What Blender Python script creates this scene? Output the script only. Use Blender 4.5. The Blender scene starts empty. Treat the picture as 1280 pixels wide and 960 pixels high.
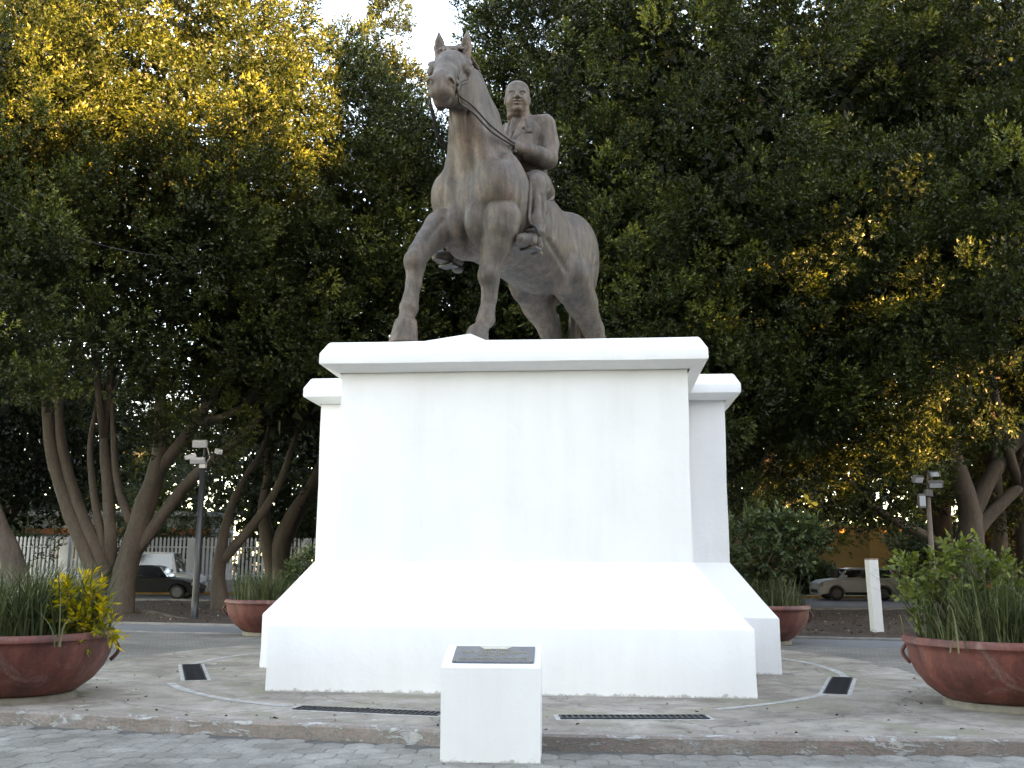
import bpy, bmesh, math, random
import numpy as np
from mathutils import Vector, Matrix, noise as mnoise

random.seed(7)
rng = np.random.default_rng(11)
R = math.radians
scene = bpy.context.scene
col = scene.collection

# ------------------------------------------------------------------ camera
CAM_H, PITCH, ROLL, FPX = 1.65, R(10.1), 0.0042, 1250.0
cam_data = bpy.data.cameras.new('camera')
cam = bpy.data.objects.new('camera', cam_data)
col.objects.link(cam)
cam_data.sensor_fit = 'HORIZONTAL'
cam_data.sensor_width = 36.0
cam_data.lens = FPX / 1280.0 * 36.0
cam_data.clip_start, cam_data.clip_end = 0.1, 2000.0
cam.matrix_world = (Matrix.Translation((0, 0, CAM_H)) @ Matrix.Rotation(math.pi / 2 + PITCH, 4, 'X')
                    @ Matrix.Rotation(ROLL, 4, 'Z'))
scene.camera = cam

# ------------------------------------------------------------------ sky, sun, exposure
SUN_EL = R(11.0)
TO_SUN = Vector((0.55, -0.835, 0.0)).normalized()
world = bpy.data.worlds.new('World')
scene.world = world
world.use_nodes = True
wn, wl = world.node_tree.nodes, world.node_tree.links
wn.clear()
w_out = wn.new('ShaderNodeOutputWorld')
w_bg = wn.new('ShaderNodeBackground')
w_sky = wn.new('ShaderNodeTexSky')
w_sky.sky_type = 'NISHITA'
w_sky.sun_disc = False
w_sky.sun_elevation = SUN_EL
w_sky.sun_rotation = math.atan2(TO_SUN.x, TO_SUN.y)
w_sky.altitude = 2100
w_sky.air_density = 1.0
w_sky.dust_density = 3.0
w_sky.ozone_density = 1.0
w_bg.inputs['Strength'].default_value = 0.15
wl.new(w_sky.outputs[0], w_bg.inputs['Color'])
wl.new(w_bg.outputs[0], w_out.inputs['Surface'])

sun_data = bpy.data.lights.new('sun', 'SUN')
sun_data.energy = 5.0
sun_data.angle = R(0.53)
sun_data.color = (1.0, 0.66, 0.33)
sun = bpy.data.objects.new('sun', sun_data)
col.objects.link(sun)
_d = Vector((TO_SUN.x * math.cos(SUN_EL), TO_SUN.y * math.cos(SUN_EL), math.sin(SUN_EL)))
sun.rotation_euler = _d.to_track_quat('Z', 'Y').to_euler()

vs = scene.view_settings
scene.display_settings.display_device = 'sRGB'
vs.view_transform = 'Standard'
vs.look = 'None'
vs.gamma = 1.0
vs.use_curve_mapping = False
vs.exposure = 3.92
vs.use_white_balance = True
vs.white_balance_temperature = 10200
vs.white_balance_tint = 17
scene.cycles.max_bounces = 8
scene.cycles.transparent_max_bounces = 8
scene.cycles.use_denoising = True
scene.cycles.use_adaptive_sampling = True
# ------------------------------------------------------------------ helpers: placing, tagging, meshes
def pix(x, y, Y=None, Z=None):
    """a photo pixel (1280x960) to a point in the place, at a given distance Y or height Z"""
    cx, cy = (x - 640) / FPX, (480 - y) / FPX
    dx, dy, dz = cx, math.cos(PITCH) - cy * math.sin(PITCH), math.sin(PITCH) + cy * math.cos(PITCH)
    t = Y / dy if Y is not None else (Z - CAM_H) / dz
    return Vector((dx * t, dy * t, CAM_H + dz * t))

def tag(o, label=None, cat=None, group=None, kind=None):
    for k, v in (('label', label), ('category', cat), ('group', group), ('kind', kind)):
        if v:
            o[k] = v
    return o

def empty(name, loc=(0, 0, 0), rz=0.0, parent=None):
    o = bpy.data.objects.new(name, None)
    col.objects.link(o)
    o.location = loc
    o.rotation_euler = (0, 0, rz)
    if parent:
        o.parent = parent
    return o

def link_mesh(name, me, mat=None, parent=None, smooth=False):
    o = bpy.data.objects.new(name, me)
    col.objects.link(o)
    if mat and not me.materials:
        me.materials.append(mat)
    if smooth:
        me.polygons.foreach_set('use_smooth', np.ones(len(me.polygons), dtype=bool))
    if parent:
        o.parent = parent
    return o

def np_mesh(name, V, quads=None, tris=None):
    me = bpy.data.meshes.new(name)
    V = np.asarray(V, dtype=np.float32)
    me.vertices.add(len(V))
    me.vertices.foreach_set('co', V.ravel())
    loops, starts, tot = [], [], 0
    if quads is not None and len(quads):
        q = np.asarray(quads, dtype=np.int32)
        loops.append(q.ravel()); starts.append(np.arange(len(q), dtype=np.int32) * 4 + tot); tot += q.size
    if tris is not None and len(tris):
        q = np.asarray(tris, dtype=np.int32)
        loops.append(q.ravel()); starts.append(np.arange(len(q), dtype=np.int32) * 3 + tot); tot += q.size
    me.loops.add(tot)
    me.loops.foreach_set('vertex_index', np.concatenate(loops))
    st = np.concatenate(starts)
    me.polygons.add(len(st))
    me.polygons.foreach_set('loop_start', st)
    me.update(calc_edges=True)
    me.validate()
    return me

def add_attr(me, name, values, domain='POINT'):
    a = me.attributes.new(name, 'FLOAT', domain)
    a.data.foreach_set('value', np.asarray(values, dtype=np.float32))

class MB:
    """collects shapes and links them as one mesh object"""
    def __init__(self):
        self.v, self.f = [], []
    def raw(self, vs, fs):
        n = len(self.v)
        self.v += [tuple(p) for p in vs]
        self.f += [tuple(i + n for i in f) for f in fs]
        return self
    def box(self, c, s, m=None, bev=0.0):
        hx, hy, hz = s[0] / 2, s[1] / 2, s[2] / 2
        if bev <= 0:
            P = [Vector((x, y, z)) for z in (-hz, hz) for x, y in ((-hx, -hy), (hx, -hy), (hx, hy), (-hx, hy))]
            F = [(0, 3, 2, 1), (4, 5, 6, 7), (0, 1, 5, 4), (1, 2, 6, 5), (2, 3, 7, 6), (3, 0, 4, 7)]
        else:
            bm = bmesh.new()
            bmesh.ops.create_cube(bm, size=1.0)
            for v in bm.verts:
                v.co = Vector((v.co.x * s[0], v.co.y * s[1], v.co.z * s[2]))
            bmesh.ops.bevel(bm, geom=list(bm.edges), offset=bev, segments=2, affect='EDGES', profile=0.6)
            bm.verts.index_update()
            P = [v.co.copy() for v in bm.verts]
            F = [tuple(v.index for v in f.verts) for f in bm.faces]
            bm.free()
        M = (m if m is not None else Matrix.Identity(3))
        c = Vector(c)
        return self.raw([M @ p + c for p in P], F)
    def tube(self, pts, rad, n=8, cap=True, sq=1.0):
        pts = [Vector(p) for p in pts]
        if not hasattr(rad, '__len__'):
            rad = [rad] * len(pts)
        N = len(pts)
        t0 = (pts[1] - pts[0]).normalized()
        up = Vector((0, 0, 1)) if abs(t0.z) < 0.9 else Vector((1, 0, 0))
        a = t0.cross(up).normalized()
        vs, fs = [], []
        for i, p in enumerate(pts):
            t = (pts[min(i + 1, N - 1)] - pts[max(i - 1, 0)])
            if t.length < 1e-9:
                t = t0
            t.normalize()
            a = (a - t * a.dot(t))
            a = a.normalized() if a.length > 1e-6 else t.orthogonal().normalized()
            b = t.cross(a)
            for k in range(n):
                g = 2 * math.pi * k / n
                vs.append(p + (a * math.cos(g) + b * math.sin(g) * sq) * rad[i])
        for i in range(N - 1):
            for k in range(n):
                k2 = (k + 1) % n
                fs.append((i * n + k, i * n + k2, (i + 1) * n + k2, (i + 1) * n + k))
        if cap:
            fs.append(tuple(reversed(range(n))))
            fs.append(tuple(range((N - 1) * n, N * n)))
        return self.raw(vs, fs)
    def lathe(self, prof, n=32, c=(0, 0, 0), closed=False):
        vs, fs = [], []
        c = Vector(c)
        N = len(prof)
        for r, z in prof:
            for k in range(n):
                g = 2 * math.pi * k / n
                vs.append(c + Vector((r * math.cos(g), r * math.sin(g), z)))
        for i in range(N - 1):
            for k in range(n):
                k2 = (k + 1) % n
                fs.append((i * n + k, i * n + k2, (i + 1) * n + k2, (i + 1) * n + k))
        if not closed:
            fs.append(tuple(reversed(range(n))))
            fs.append(tuple(range((N - 1) * n, N * n)))
        return self.raw(vs, fs)
    def loft(self, rings, caps=(True, True)):
        n = len(rings[0])
        vs = [p for r in rings for p in r]
        fs = []
        for i in range(len(rings) - 1):
            for k in range(n):
                k2 = (k + 1) % n
                fs.append((i * n + k, i * n + k2, (i + 1) * n + k2, (i + 1) * n + k))
        if caps[0]:
            fs.append(tuple(reversed(range(n))))
        if caps[1]:
            fs.append(tuple(range((len(rings) - 1) * n, len(rings) * n)))
        return self.raw(vs, fs)
    def prism(self, poly, z0, z1):
        return self.loft([[(x, y, z0) for x, y in poly], [(x, y, z1) for x, y in poly]])
    def mesh(self, name='mesh'):
        me = bpy.data.meshes.new(name)
        me.from_pydata(self.v, [], self.f)
        me.update()
        return me
    def build(self, name, mat, parent=None, smooth=False, loc=None, recalc=True):
        me = self.mesh(name)
        if recalc:
            bm = bmesh.new(); bm.from_mesh(me)
            bmesh.ops.recalc_face_normals(bm, faces=bm.faces)
            bm.to_mesh(me); bm.free()
        o = link_mesh(name, me, mat, parent, smooth)
        if loc is not None:
            o.location = loc
        return o

def auto_smooth(o, ang=40):
    me = o.data
    me.polygons.foreach_set('use_smooth', np.ones(len(me.polygons), dtype=bool))
    bm = bmesh.new(); bm.from_mesh(me)
    for e in bm.edges:
        if len(e.link_faces) == 2 and e.calc_face_angle(0) > R(ang):
            e.smooth = False
    bm.to_mesh(me); bm.free()
    return o

def copy_tree(o, parent=None):
    c = o.copy()
    col.objects.link(c)
    if parent is not None:
        c.parent = parent
    for ch in list(o.children):
        copy_tree(ch, c)
    return c

def curve_pts(pts, sub=5):
    """Catmull-Rom through (x,y,z,r)"""
    P = [np.array(p, float) for p in pts]
    P = [2 * P[0] - P[1]] + P + [2 * P[-1] - P[-2]]
    out_ = []
    for i in range(1, len(P) - 2):
        for k in range(sub):
            t = k / sub
            a, b, c, d = P[i - 1], P[i], P[i + 1], P[i + 2]
            out_.append(.5 * (2 * b + (c - a) * t + (2 * a - 5 * b + 4 * c - d) * t * t + (3 * b - a - 3 * c + d) * t ** 3))
    out_.append(P[-2])
    return out_

# ------------------------------------------------------------------ helpers: materials
MATS = {}
def mat_new(name):
    m = bpy.data.materials.new(name)
    m.use_nodes = True
    n = m.node_tree.nodes
    n.clear()
    out = n.new('ShaderNodeOutputMaterial')
    b = n.new('ShaderNodeBsdfPrincipled')
    m.node_tree.links.new(b.outputs[0], out.inputs['Surface'])
    MATS[name] = m
    return m, n, m.node_tree.links, b, out

def nz(n, l, scale, detail=6, rough=0.6, coord='Object', vec=None, dist=0.0, sx=(1, 1, 1)):
    t = n.new('ShaderNodeTexNoise')
    t.inputs['Scale'].default_value = scale
    t.inputs['Detail'].default_value = detail
    t.inputs['Roughness'].default_value = rough
    t.inputs['Distortion'].default_value = dist
    if vec is None:
        c = n.new('ShaderNodeTexCoord')
        mp = n.new('ShaderNodeMapping')
        mp.inputs['Scale'].default_value = sx
        l.new(c.outputs[coord], mp.inputs['Vector'])
        vec = mp.outputs[0]
    l.new(vec, t.inputs['Vector'])
    return t

def ramp(n, l, src, stops, interp='LINEAR'):
    r = n.new('ShaderNodeValToRGB')
    r.color_ramp.interpolation = interp
    e = r.color_ramp.elements
    e[0].position, e[0].color = stops[0][0], tuple(stops[0][1]) + (1,) if len(stops[0][1]) == 3 else stops[0][1]
    e[1].position, e[1].color = stops[-1][0], tuple(stops[-1][1]) + (1,)
    for p, c in stops[1:-1]:
        x = e.new(p); x.color = tuple(c) + (1,)
    l.new(src, r.inputs[0])
    return r

def mixc(n, l, fac, a, b, mode='MIX'):
    m = n.new('ShaderNodeMix')
    m.data_type = 'RGBA'
    m.blend_type = mode
    for sock, v in ((m.inputs[0], fac), (m.inputs[6], a), (m.inputs[7], b)):
        if hasattr(v, 'is_linked') or hasattr(v, 'node'):
            l.new(v, sock)
        elif isinstance(v, (int, float)):
            sock.default_value = v
        else:
            sock.default_value = tuple(v) + (1,)
    return m.outputs[2]

def bump(n, l, h, b, strength=0.3, dist=0.02):
    t = n.new('ShaderNodeBump')
    t.inputs['Strength'].default_value = strength
    t.inputs['Distance'].default_value = dist
    l.new(h, t.inputs['Height'])
    l.new(t.outputs[0], b.inputs['Normal'])
    return t

def simple_mat(name, c, rough=0.6, metal=0.0, var=0.15, scale=6.0, bmp=0.0, spec=0.5):
    m, n, l, b, out = mat_new(name)
    t = nz(n, l, scale)
    lo = tuple(x * (1 - var) for x in c); hi = tuple(min(1, x * (1 + var)) for x in c)
    r = ramp(n, l, t.outputs[0], [(0.3, lo), (0.7, hi)])
    l.new(r.outputs[0], b.inputs['Base Color'])
    b.inputs['Roughness'].default_value = rough
    b.inputs['Metallic'].default_value = metal
    b.inputs['Specular IOR Level'].default_value = spec
    if bmp:
        bump(n, l, t.outputs[0], b, bmp, 0.01)
    return m
# ------------------------------------------------------------------ ground, street, plaza
PLAT = 0.13
def soil_material():
    m, n, l, b, out = mat_new('mulch_soil')
    t = nz(n, l, 0.8, 8, 0.7); t2 = nz(n, l, 9.0, 8, 0.75)
    r = ramp(n, l, t.outputs[0], [(0.3, (0.034, 0.021, 0.014)), (0.55, (0.062, 0.039, 0.027)), (0.75, (0.10, 0.072, 0.052))])
    r2 = ramp(n, l, t2.outputs[0], [(0.3, (0.45, 0.42, 0.4)), (0.7, (1.35, 1.3, 1.25))])
    l.new(mixc(n, l, 0.9, r.outputs[0], r2.outputs[0], 'MULTIPLY'), b.inputs['Base Color'])
    b.inputs['Roughness'].default_value = 0.95
    bump(n, l, t2.outputs[0], b, 0.8, 0.05)
    return m
def asphalt_material(name, c):
    m, n, l, b, out = mat_new(name)
    t = nz(n, l, 0.35, 6, 0.65); t2 = nz(n, l, 70, 4, 0.7)
    r = ramp(n, l, t.outputs[0], [(0.3, tuple(x * .75 for x in c)), (0.7, tuple(x * 1.3 for x in c))])
    r2 = ramp(n, l, t2.outputs[0], [(0.3, (0.7,) * 3), (0.7, (1.25,) * 3)])
    l.new(mixc(n, l, 0.8, r.outputs[0], r2.outputs[0], 'MULTIPLY'), b.inputs['Base Color'])
    b.inputs['Roughness'].default_value = 0.85
    bump(n, l, t2.outputs[0], b, 0.3, 0.01)
    return m
def concrete_material():
    m, n, l, b, out = mat_new('stained_concrete')
    a = nz(n, l, 0.55, 8, 0.68, dist=0.6); c = nz(n, l, 2.6, 8, 0.72, dist=0.4); d = nz(n, l, 55, 5, 0.7); e = nz(n, l, 1.1, 6, 0.6, dist=1.2)
    r = ramp(n, l, a.outputs[0], [(0.34, (0.158, 0.131, 0.106)), (0.5, (0.252, 0.216, 0.182)), (0.66, (0.345, 0.308, 0.270))])
    r2 = ramp(n, l, c.outputs[0], [(0.32, (0.50, 0.48, 0.45)), (0.52, (1, 1, 1)), (0.68, (1.28, 1.26, 1.23))])
    col_ = mixc(n, l, 0.9, r.outputs[0], r2.outputs[0], 'MULTIPLY')
    moss = ramp(n, l, e.outputs[0], [(0.52, (0, 0, 0)), (0.64, (0.7,) * 3)])
    col_ = mixc(n, l, moss.outputs[0], col_, (0.19, 0.175, 0.115))
    sp = nz(n, l, 1.9, 9, 0.78, dist=0.8)
    splat = ramp(n, l, sp.outputs[0], [(0.625, (0, 0, 0)), (0.66, (0.75,) * 3)])
    col_ = mixc(n, l, splat.outputs[0], col_, (0.62, 0.62, 0.61))            # spilt lime paint
    r3 = ramp(n, l, d.outputs[0], [(0.3, (0.70,) * 3), (0.7, (1.25,) * 3)])
    col_ = mixc(n, l, 0.8, col_, r3.outputs[0], 'MULTIPLY')
    fl = nz(n, l, 13.0, 8, 0.8, dist=.6)
    fk = ramp(n, l, fl.outputs[0], [(0.60, (0, 0, 0)), (0.64, (0.55,) * 3)])
    col_ = mixc(n, l, fk.outputs[0], col_, (0.40, 0.385, 0.36))                # pale flecks
    fd = ramp(n, l, fl.outputs[0], [(0.34, (0.6,) * 3), (0.39, (0, 0, 0))])
    col_ = mixc(n, l, fd.outputs[0], col_, (0.085, 0.075, 0.062))              # dark pits
    vo = n.new('ShaderNodeTexVoronoi'); vo.feature = 'DISTANCE_TO_EDGE'; vo.inputs['Scale'].default_value = 0.42
    wv = nz(n, l, 1.6, 5, .6)
    mp2 = n.new('ShaderNodeTexCoord'); av = n.new('ShaderNodeVectorMath'); av.operation = 'MULTIPLY_ADD'
    av.inputs[1].default_value = (.5, .5, .5); l.new(wv.outputs['Color'], av.inputs[0]); l.new(mp2.outputs['Object'], av.inputs[2]); l.new(av.outputs[0], vo.inputs['Vector'])
    ck = ramp(n, l, vo.outputs['Distance'], [(0.0, (0.75,) * 3), (0.006, (0, 0, 0))])
    col_ = mixc(n, l, ck.outputs[0], col_, (0.06, 0.055, 0.045))               # hairline cracks
    l.new(col_, b.inputs['Base Color'])
    b.inputs['Roughness'].default_value = 0.85
    bump(n, l, c.outputs[0], b, 0.35, 0.02)
    return m
def kerb_material():
    m, n, l, b, out = mat_new('flaking_kerb_paint')
    a = nz(n, l, 4.2, 9, 0.78, dist=0.9, sx=(0.6, 0.6, 1.6)); c = nz(n, l, 1.1, 6, 0.7, dist=0.8); d = nz(n, l, 30, 5, 0.7)
    r = ramp(n, l, a.outputs[0], [(0.32, (0.085, 0.075, 0.062)), (0.42, (0.27, 0.245, 0.22)), (0.47, (0.27, 0.18, 0.15)), (0.50, (0.28, 0.25, 0.225)), (0.545, (0.15, 0.13, 0.11)), (0.575, (0.46, 0.45, 0.44))])
    r2 = ramp(n, l, c.outputs[0], [(0.42, (0.25, 0.175, 0.15)), (0.52, (0.21, 0.19, 0.16)), (0.60, (0.46, 0.47, 0.47))])
    col_ = mixc(n, l, 0.22, r.outputs[0], r2.outputs[0])
    r3 = ramp(n, l, d.outputs[0], [(0.3, (0.75,) * 3), (0.7, (1.2,) * 3)])
    l.new(mixc(n, l, 0.8, col_, r3.outputs[0], 'MULTIPLY'), b.inputs['Base Color'])
    b.inputs['Roughness'].default_value = 0.9
    bump(n, l, a.outputs[0], b, 0.9, 0.05)
    return m
def paver_material():
    m, n, l, b, out = mat_new('grey_paver')
    oi = n.new('ShaderNodeObjectInfo')
    a = nz(n, l, 2.2, 7, 0.7, coord='Object'); d = nz(n, l, 40, 5, 0.7)
    g = n.new('ShaderNodeNewGeometry')
    w = nz(n, l, 1.1, 6, 0.65, vec=g.outputs['Position'])
    r = ramp(n, l, oi.outputs['Random'], [(0.0, (0.170, 0.158, 0.143)), (0.5, (0.205, 0.192, 0.174)), (1.0, (0.240, 0.225, 0.206))])
    r2 = ramp(n, l, d.outputs[0], [(0.28, (0.55,) * 3), (0.72, (1.3,) * 3)])
    r3 = ramp(n, l, w.outputs[0], [(0.32, (0.60, 0.57, 0.53)), (0.68, (1.35, 1.35, 1.34))])
    c = mixc(n, l, 0.9, r.outputs[0], r2.outputs[0], 'MULTIPLY')
    l.new(mixc(n, l, 0.9, c, r3.outputs[0], 'MULTIPLY'), b.inputs['Base Color'])
    b.inputs['Roughness'].default_value = 0.88
    bump(n, l, d.outputs[0], b, 0.4, 0.008)
    return m
def brick_paving_material():
    m, n, l, b, out = mat_new('worn_brick_paving')
    tc = n.new('ShaderNodeTexCoord')
    br = n.new('ShaderNodeTexBrick')
    br.inputs['Scale'].default_value = 1.0
    br.inputs['Brick Width'].default_value = 0.24
    br.inputs['Row Height'].default_value = 0.12
    br.inputs['Mortar Size'].default_value = 0.008
    br.inputs['Color1'].default_value = (0.19, 0.175, 0.155, 1)
    br.inputs['Color2'].default_value = (0.135, 0.125, 0.115, 1)
    br.inputs['Mortar'].default_value = (0.06, 0.055, 0.045, 1)
    l.new(tc.outputs['Object'], br.inputs['Vector'])
    a = nz(n, l, 0.5, 8, 0.7, dist=0.5)
    r = ramp(n, l, a.outputs[0], [(0.3, (0.6, 0.58, 0.55)), (0.7, (1.4, 1.38, 1.34))])
    l.new(mixc(n, l, 0.9, br.outputs['Color'], r.outputs[0], 'MULTIPLY'), b.inputs['Base Color'])
    b.inputs['Roughness'].default_value = 0.9
    bump(n, l, br.outputs['Fac'], b, -0.5, 0.01)
    return m

M_SOIL = soil_material()
M_ROAD = asphalt_material('street_asphalt', (0.075, 0.075, 0.078))
M_PATH = asphalt_material('path_asphalt', (0.14, 0.142, 0.145))
M_CONC = concrete_material()
M_KERB = kerb_material()
M_PAVER = paver_material()
M_BRICKPAVE = brick_paving_material()
M_CEMENT = simple_mat('pale_cement', (0.33, 0.32, 0.30), 0.9, 0, 0.40, 9, 0.3)
M_KERBSTONE = simple_mat('worn_kerb_concrete', (0.165, 0.155, 0.14), 0.9, 0, 0.3, 3, 0.3)
M_SAND = simple_mat('joint_sand', (0.085, 0.08, 0.072), 0.95, 0, 0.3, 12, 0.3)

def sheet(name, poly, z, mat, kind='structure', sub=0):
    me = bpy.data.meshes.new(name)
    me.from_pydata([(x, y, z) for x, y in poly], [], [tuple(range(len(poly)))])
    me.update()
    o = link_mesh(name, me, mat)
    if me.polygons[0].normal.z < 0:
        me.flip_normals()
    tag(o, kind=kind)
    return o

tag(sheet('ground', [(-600, -300), (600, -300), (600, 900), (-600, 900)], -0.012, M_SOIL), 'brown mulch and soil under the trees')

# the plaza kerb line in front of the monument (its foot), read left to right
KERB = [pix(x, y, Z=0) for x, y in ((-260, 893), (0, 908), (200, 917), (400, 926), (552, 933), (700, 938), (880, 941), (1080, 942), (1280, 942), (1560, 941))]
KERB = [(p.x, p.y) for p in KERB]

# concrete apron on top of the kerb
def fine_sheet(name, outline, z, mat, amp=0.0):
    return sheet(name, outline, z, mat)

def ring_pts(cx, cy, r, a0, a1, n):
    return [(cx + r * math.cos(a0 + (a1 - a0) * i / n), cy + r * math.sin(a0 + (a1 - a0) * i / n)) for i in range(n + 1)]
front = [(x, y + 0.10) for x, y in KERB]
apron = front + [(front[-1][0], 14.0), (5.6, 14.2)] + ring_pts(-0.2, 15.3, 5.9, R(-10), R(190), 40) + [(-6.0, 14.4), (front[0][0], 14.9)]
tag(sheet('concrete_apron', apron, PLAT, M_CONC), 'stained concrete apron around the pedestal')
# brick paving behind it, up to the asphalt path
def path_line(x, o):                     # the path runs obliquely: nearer on the right
    return 21.7 - 0.255 * x + o
brickp = [(-26, 11.4), (26, 9.6), (26, path_line(26, -1.3)), (-26, path_line(-26, -1.3))]
tag(sheet('brick_paving', brickp, PLAT - 0.008, M_BRICKPAVE), 'worn brick paving behind the monument')
pathp = [(-40, path_line(-40, -1.3)), (40, path_line(40, -1.3)), (40, path_line(40, 1.3)), (-40, path_line(-40, 1.3))]
tag(sheet('path', pathp, PLAT - 0.03, M_PATH), 'grey asphalt path beyond the paving')
def rough_bar(name, pts, w, z0, z1, mat, step=0.25, amp=0.012, kind='structure', lean=0.0):
    """a kerb as a bar with a worn, uneven top edge"""
    P = []
    for (x0, y0), (x1, y1) in zip(pts[:-1], pts[1:]):
        k = max(1, int(math.hypot(x1 - x0, y1 - y0) / step))
        P += [Vector((x0 + (x1 - x0) * i / k, y0 + (y1 - y0) * i / k, 0)) for i in range(k)]
    P.append(Vector((pts[-1][0], pts[-1][1], 0)))
    rings = []
    for i, p in enumerate(P):
        t = (P[min(i + 1, len(P) - 1)] - P[max(i - 1, 0)]).normalized()
        nrm = Vector((-t.y, t.x, 0))
        a = amp * mnoise.noise(Vector((p.x * 1.7, p.y * 1.7, 3))); b2 = amp * mnoise.noise(Vector((p.x * 3.1, p.y * 3.1, 9)))
        c = 0.02 + 0.012 * mnoise.noise(Vector((p.x * 2.3, 1, 5)))
        rings.append([p + nrm * (0.0 + b2) + Vector((0, 0, z0)), p + nrm * (lean + b2) + Vector((0, 0, z1 - c)),
                      p + nrm * (lean + c + b2) + Vector((0, 0, z1 + a * .3)), p + nrm * w + Vector((0, 0, z1)), p + nrm * w + Vector((0, 0, z0))])
    mb = MB().loft(rings)
    o = mb.build(name, mat)
    tag(o, kind=kind)
    return o
tag(rough_bar('kerb', KERB, 0.16, -0.01, PLAT + 0.004, M_KERB, 0.14, 0.02, lean=0.012), 'low kerb with flaking red and white paint')
tag(rough_bar('path_kerb', [(-40, path_line(-40, -1.42)), (40, path_line(40, -1.42))], 0.12, 0.05, PLAT + 0.012, M_KERBSTONE, 0.5, 0.012), 'pale concrete edge of the asphalt path')
tag(rough_bar('bed_edging', [(-40, path_line(-40, 1.3)), (40, path_line(40, 1.3))], 0.14, 0.0, PLAT + 0.02, M_KERBSTONE, 0.5, 0.02), 'worn edging between path and mulch bed')

# mulch bed with some swell, then the street
def terrain(name, x0, x1, nx, yf0, yf1, ny, mat, amp, base):
    V, Q = [], []
    for j in range(ny + 1):
        for i in range(nx + 1):
            x = x0 + (x1 - x0) * i / nx
            y = yf0(x) + (yf1(x) - yf0(x)) * j / ny
            e = min(1, j / 3, (ny - j) / 3)
            V.append((x, y, base + amp * e * (mnoise.noise(Vector((x * .5, y * .5, 0))) + .5 * mnoise.noise(Vector((x * 1.7, y * 1.7, 4))) + .5)))
    for j in range(ny):
        for i in range(nx):
            a = j * (nx + 1) + i
            Q.append((a, a + 1, a + nx + 2, a + nx + 1))
    o = link_mesh(name, np_mesh(name, V, quads=Q), mat, smooth=True)
    tag(o, kind='structure')
    return o
def road_near(x): return 38.2 - 0.22 * x
def road_far(x): return 49.6 - 0.06 * x
tag(terrain('mulch_bed', -45, 45, 180, lambda x: path_line(x, 1.42), lambda x: road_near(x) - .2, 44, M_SOIL, 0.09, 0.06), 'brown mulch bed with the tree trunks')
tag(sheet('street', [(-80, road_near(-80)), (80, road_near(80)), (80, road_far(80)), (-80, road_far(-80))], 0.0, M_ROAD), 'grey asphalt street behind the trees')
tag(rough_bar('street_kerb', [(-60, road_near(-60) - .2), (60, road_near(60) - .2)], 0.2, -0.01, 0.14, M_KERBSTONE, 1.0, 0.01), 'kerb between mulch bed and street')
tag(rough_bar('far_kerb', [(-60, road_far(-60)), (60, road_far(60))], 0.2, -0.01, 0.14, simple_mat('ochre_kerb_paint', (0.42, 0.24, 0.07), .85, 0, .3, 4), 1.0, 0.01), 'ochre painted kerb on the far side of the street')
tag(sheet('pavement', [(-80, road_far(-80) + .2), (80, road_far(80) + .2), (80, 62), (-80, 62)], 0.12, M_KERBSTONE), 'pavement on the far side of the street')

# foreground paving: hexagonal pavers
tag(sheet('paving_bed', [(-40, -40), (40, -40)] + [(40, KERB[-1][1] - .02)] + [(x, y - .012) for x, y in reversed(KERB)] + [(-40, KERB[0][1] - .02)], -0.004, M_SAND), 'sanded bed of the grey pavers')
paving = empty('plaza_paving')
tag(paving, 'grey hexagonal pavers in front of the kerb', kind='structure')
def hex_mesh(seed):
    q = random.Random(seed)
    r = 0.157
    out_, top = [], []
    for i in range(6):
        a = math.pi / 6 + i * math.pi / 3
        for s_ in (-.18, .18):
            rr_ = r * (0.950 + q.uniform(-.016, .012))
            out_.append((rr_ * math.cos(a + s_ * .75), rr_ * math.sin(a + s_ * .75)))
    rings = [[(x, y, -0.03) for x, y in out_], [(x, y, 0.004) for x, y in out_], [(x * .93, y * .93, 0.0125) for x, y in out_]]
    me = MB().loft(rings, caps=(False, True)).mesh('paver')
    me.materials.append(M_PAVER)
    return me
HEXES = [hex_mesh(i) for i in range(5)]
def kerb_y(x):
    for (x0, y0), (x1, y1) in zip(KERB[:-1], KERB[1:]):
        if x0 <= x <= x1:
            return y0 + (y1 - y0) * (x - x0) / (x1 - x0)
    return KERB[0][1] if x < KERB[0][0] else KERB[-1][1]
spots = []
DXH, DYH = 0.272, 0.2356
qr = random.Random(21)
for j in range(-6, 34):
    for i in range(-40, 41):
        x, y = (i + (j % 2) * .5) * DXH, 5.2 + j * DYH
        if y < kerb_y(x) - 0.17 and abs(x) < y * .56 + .6:
            spots.append((x, y))
spots.sort(key=lambda p: (0 if (p[1] > 8.0 and abs(p[0]) < p[1] * .53) else 1, abs(p[1] - 8.6)))
near_, rest = spots[:300], spots[300:]
for x, y in near_:
    o = bpy.data.objects.new('paver', HEXES[qr.randrange(5)])
    col.objects.link(o)
    o.parent = paving
    o.location = (x + qr.uniform(-.003, .003), y + qr.uniform(-.003, .003), qr.uniform(-.003, .004))
    o.rotation_euler = (qr.uniform(-.012, .012), qr.uniform(-.012, .012), qr.randrange(6) * math.pi / 3 + qr.uniform(-.02, .02))
mb = MB()
for x, y in rest:
    me = HEXES[qr.randrange(5)]
    dz = qr.uniform(-.003, .004)
    mb.raw([(v.co.x + x, v.co.y + y, v.co.z + dz) for v in me.vertices], [tuple(p.vertices) for p in me.polygons])
o = mb.build('more_pavers', M_PAVER, paving, recalc=False)
tag(o, kind='stuff')
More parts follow.
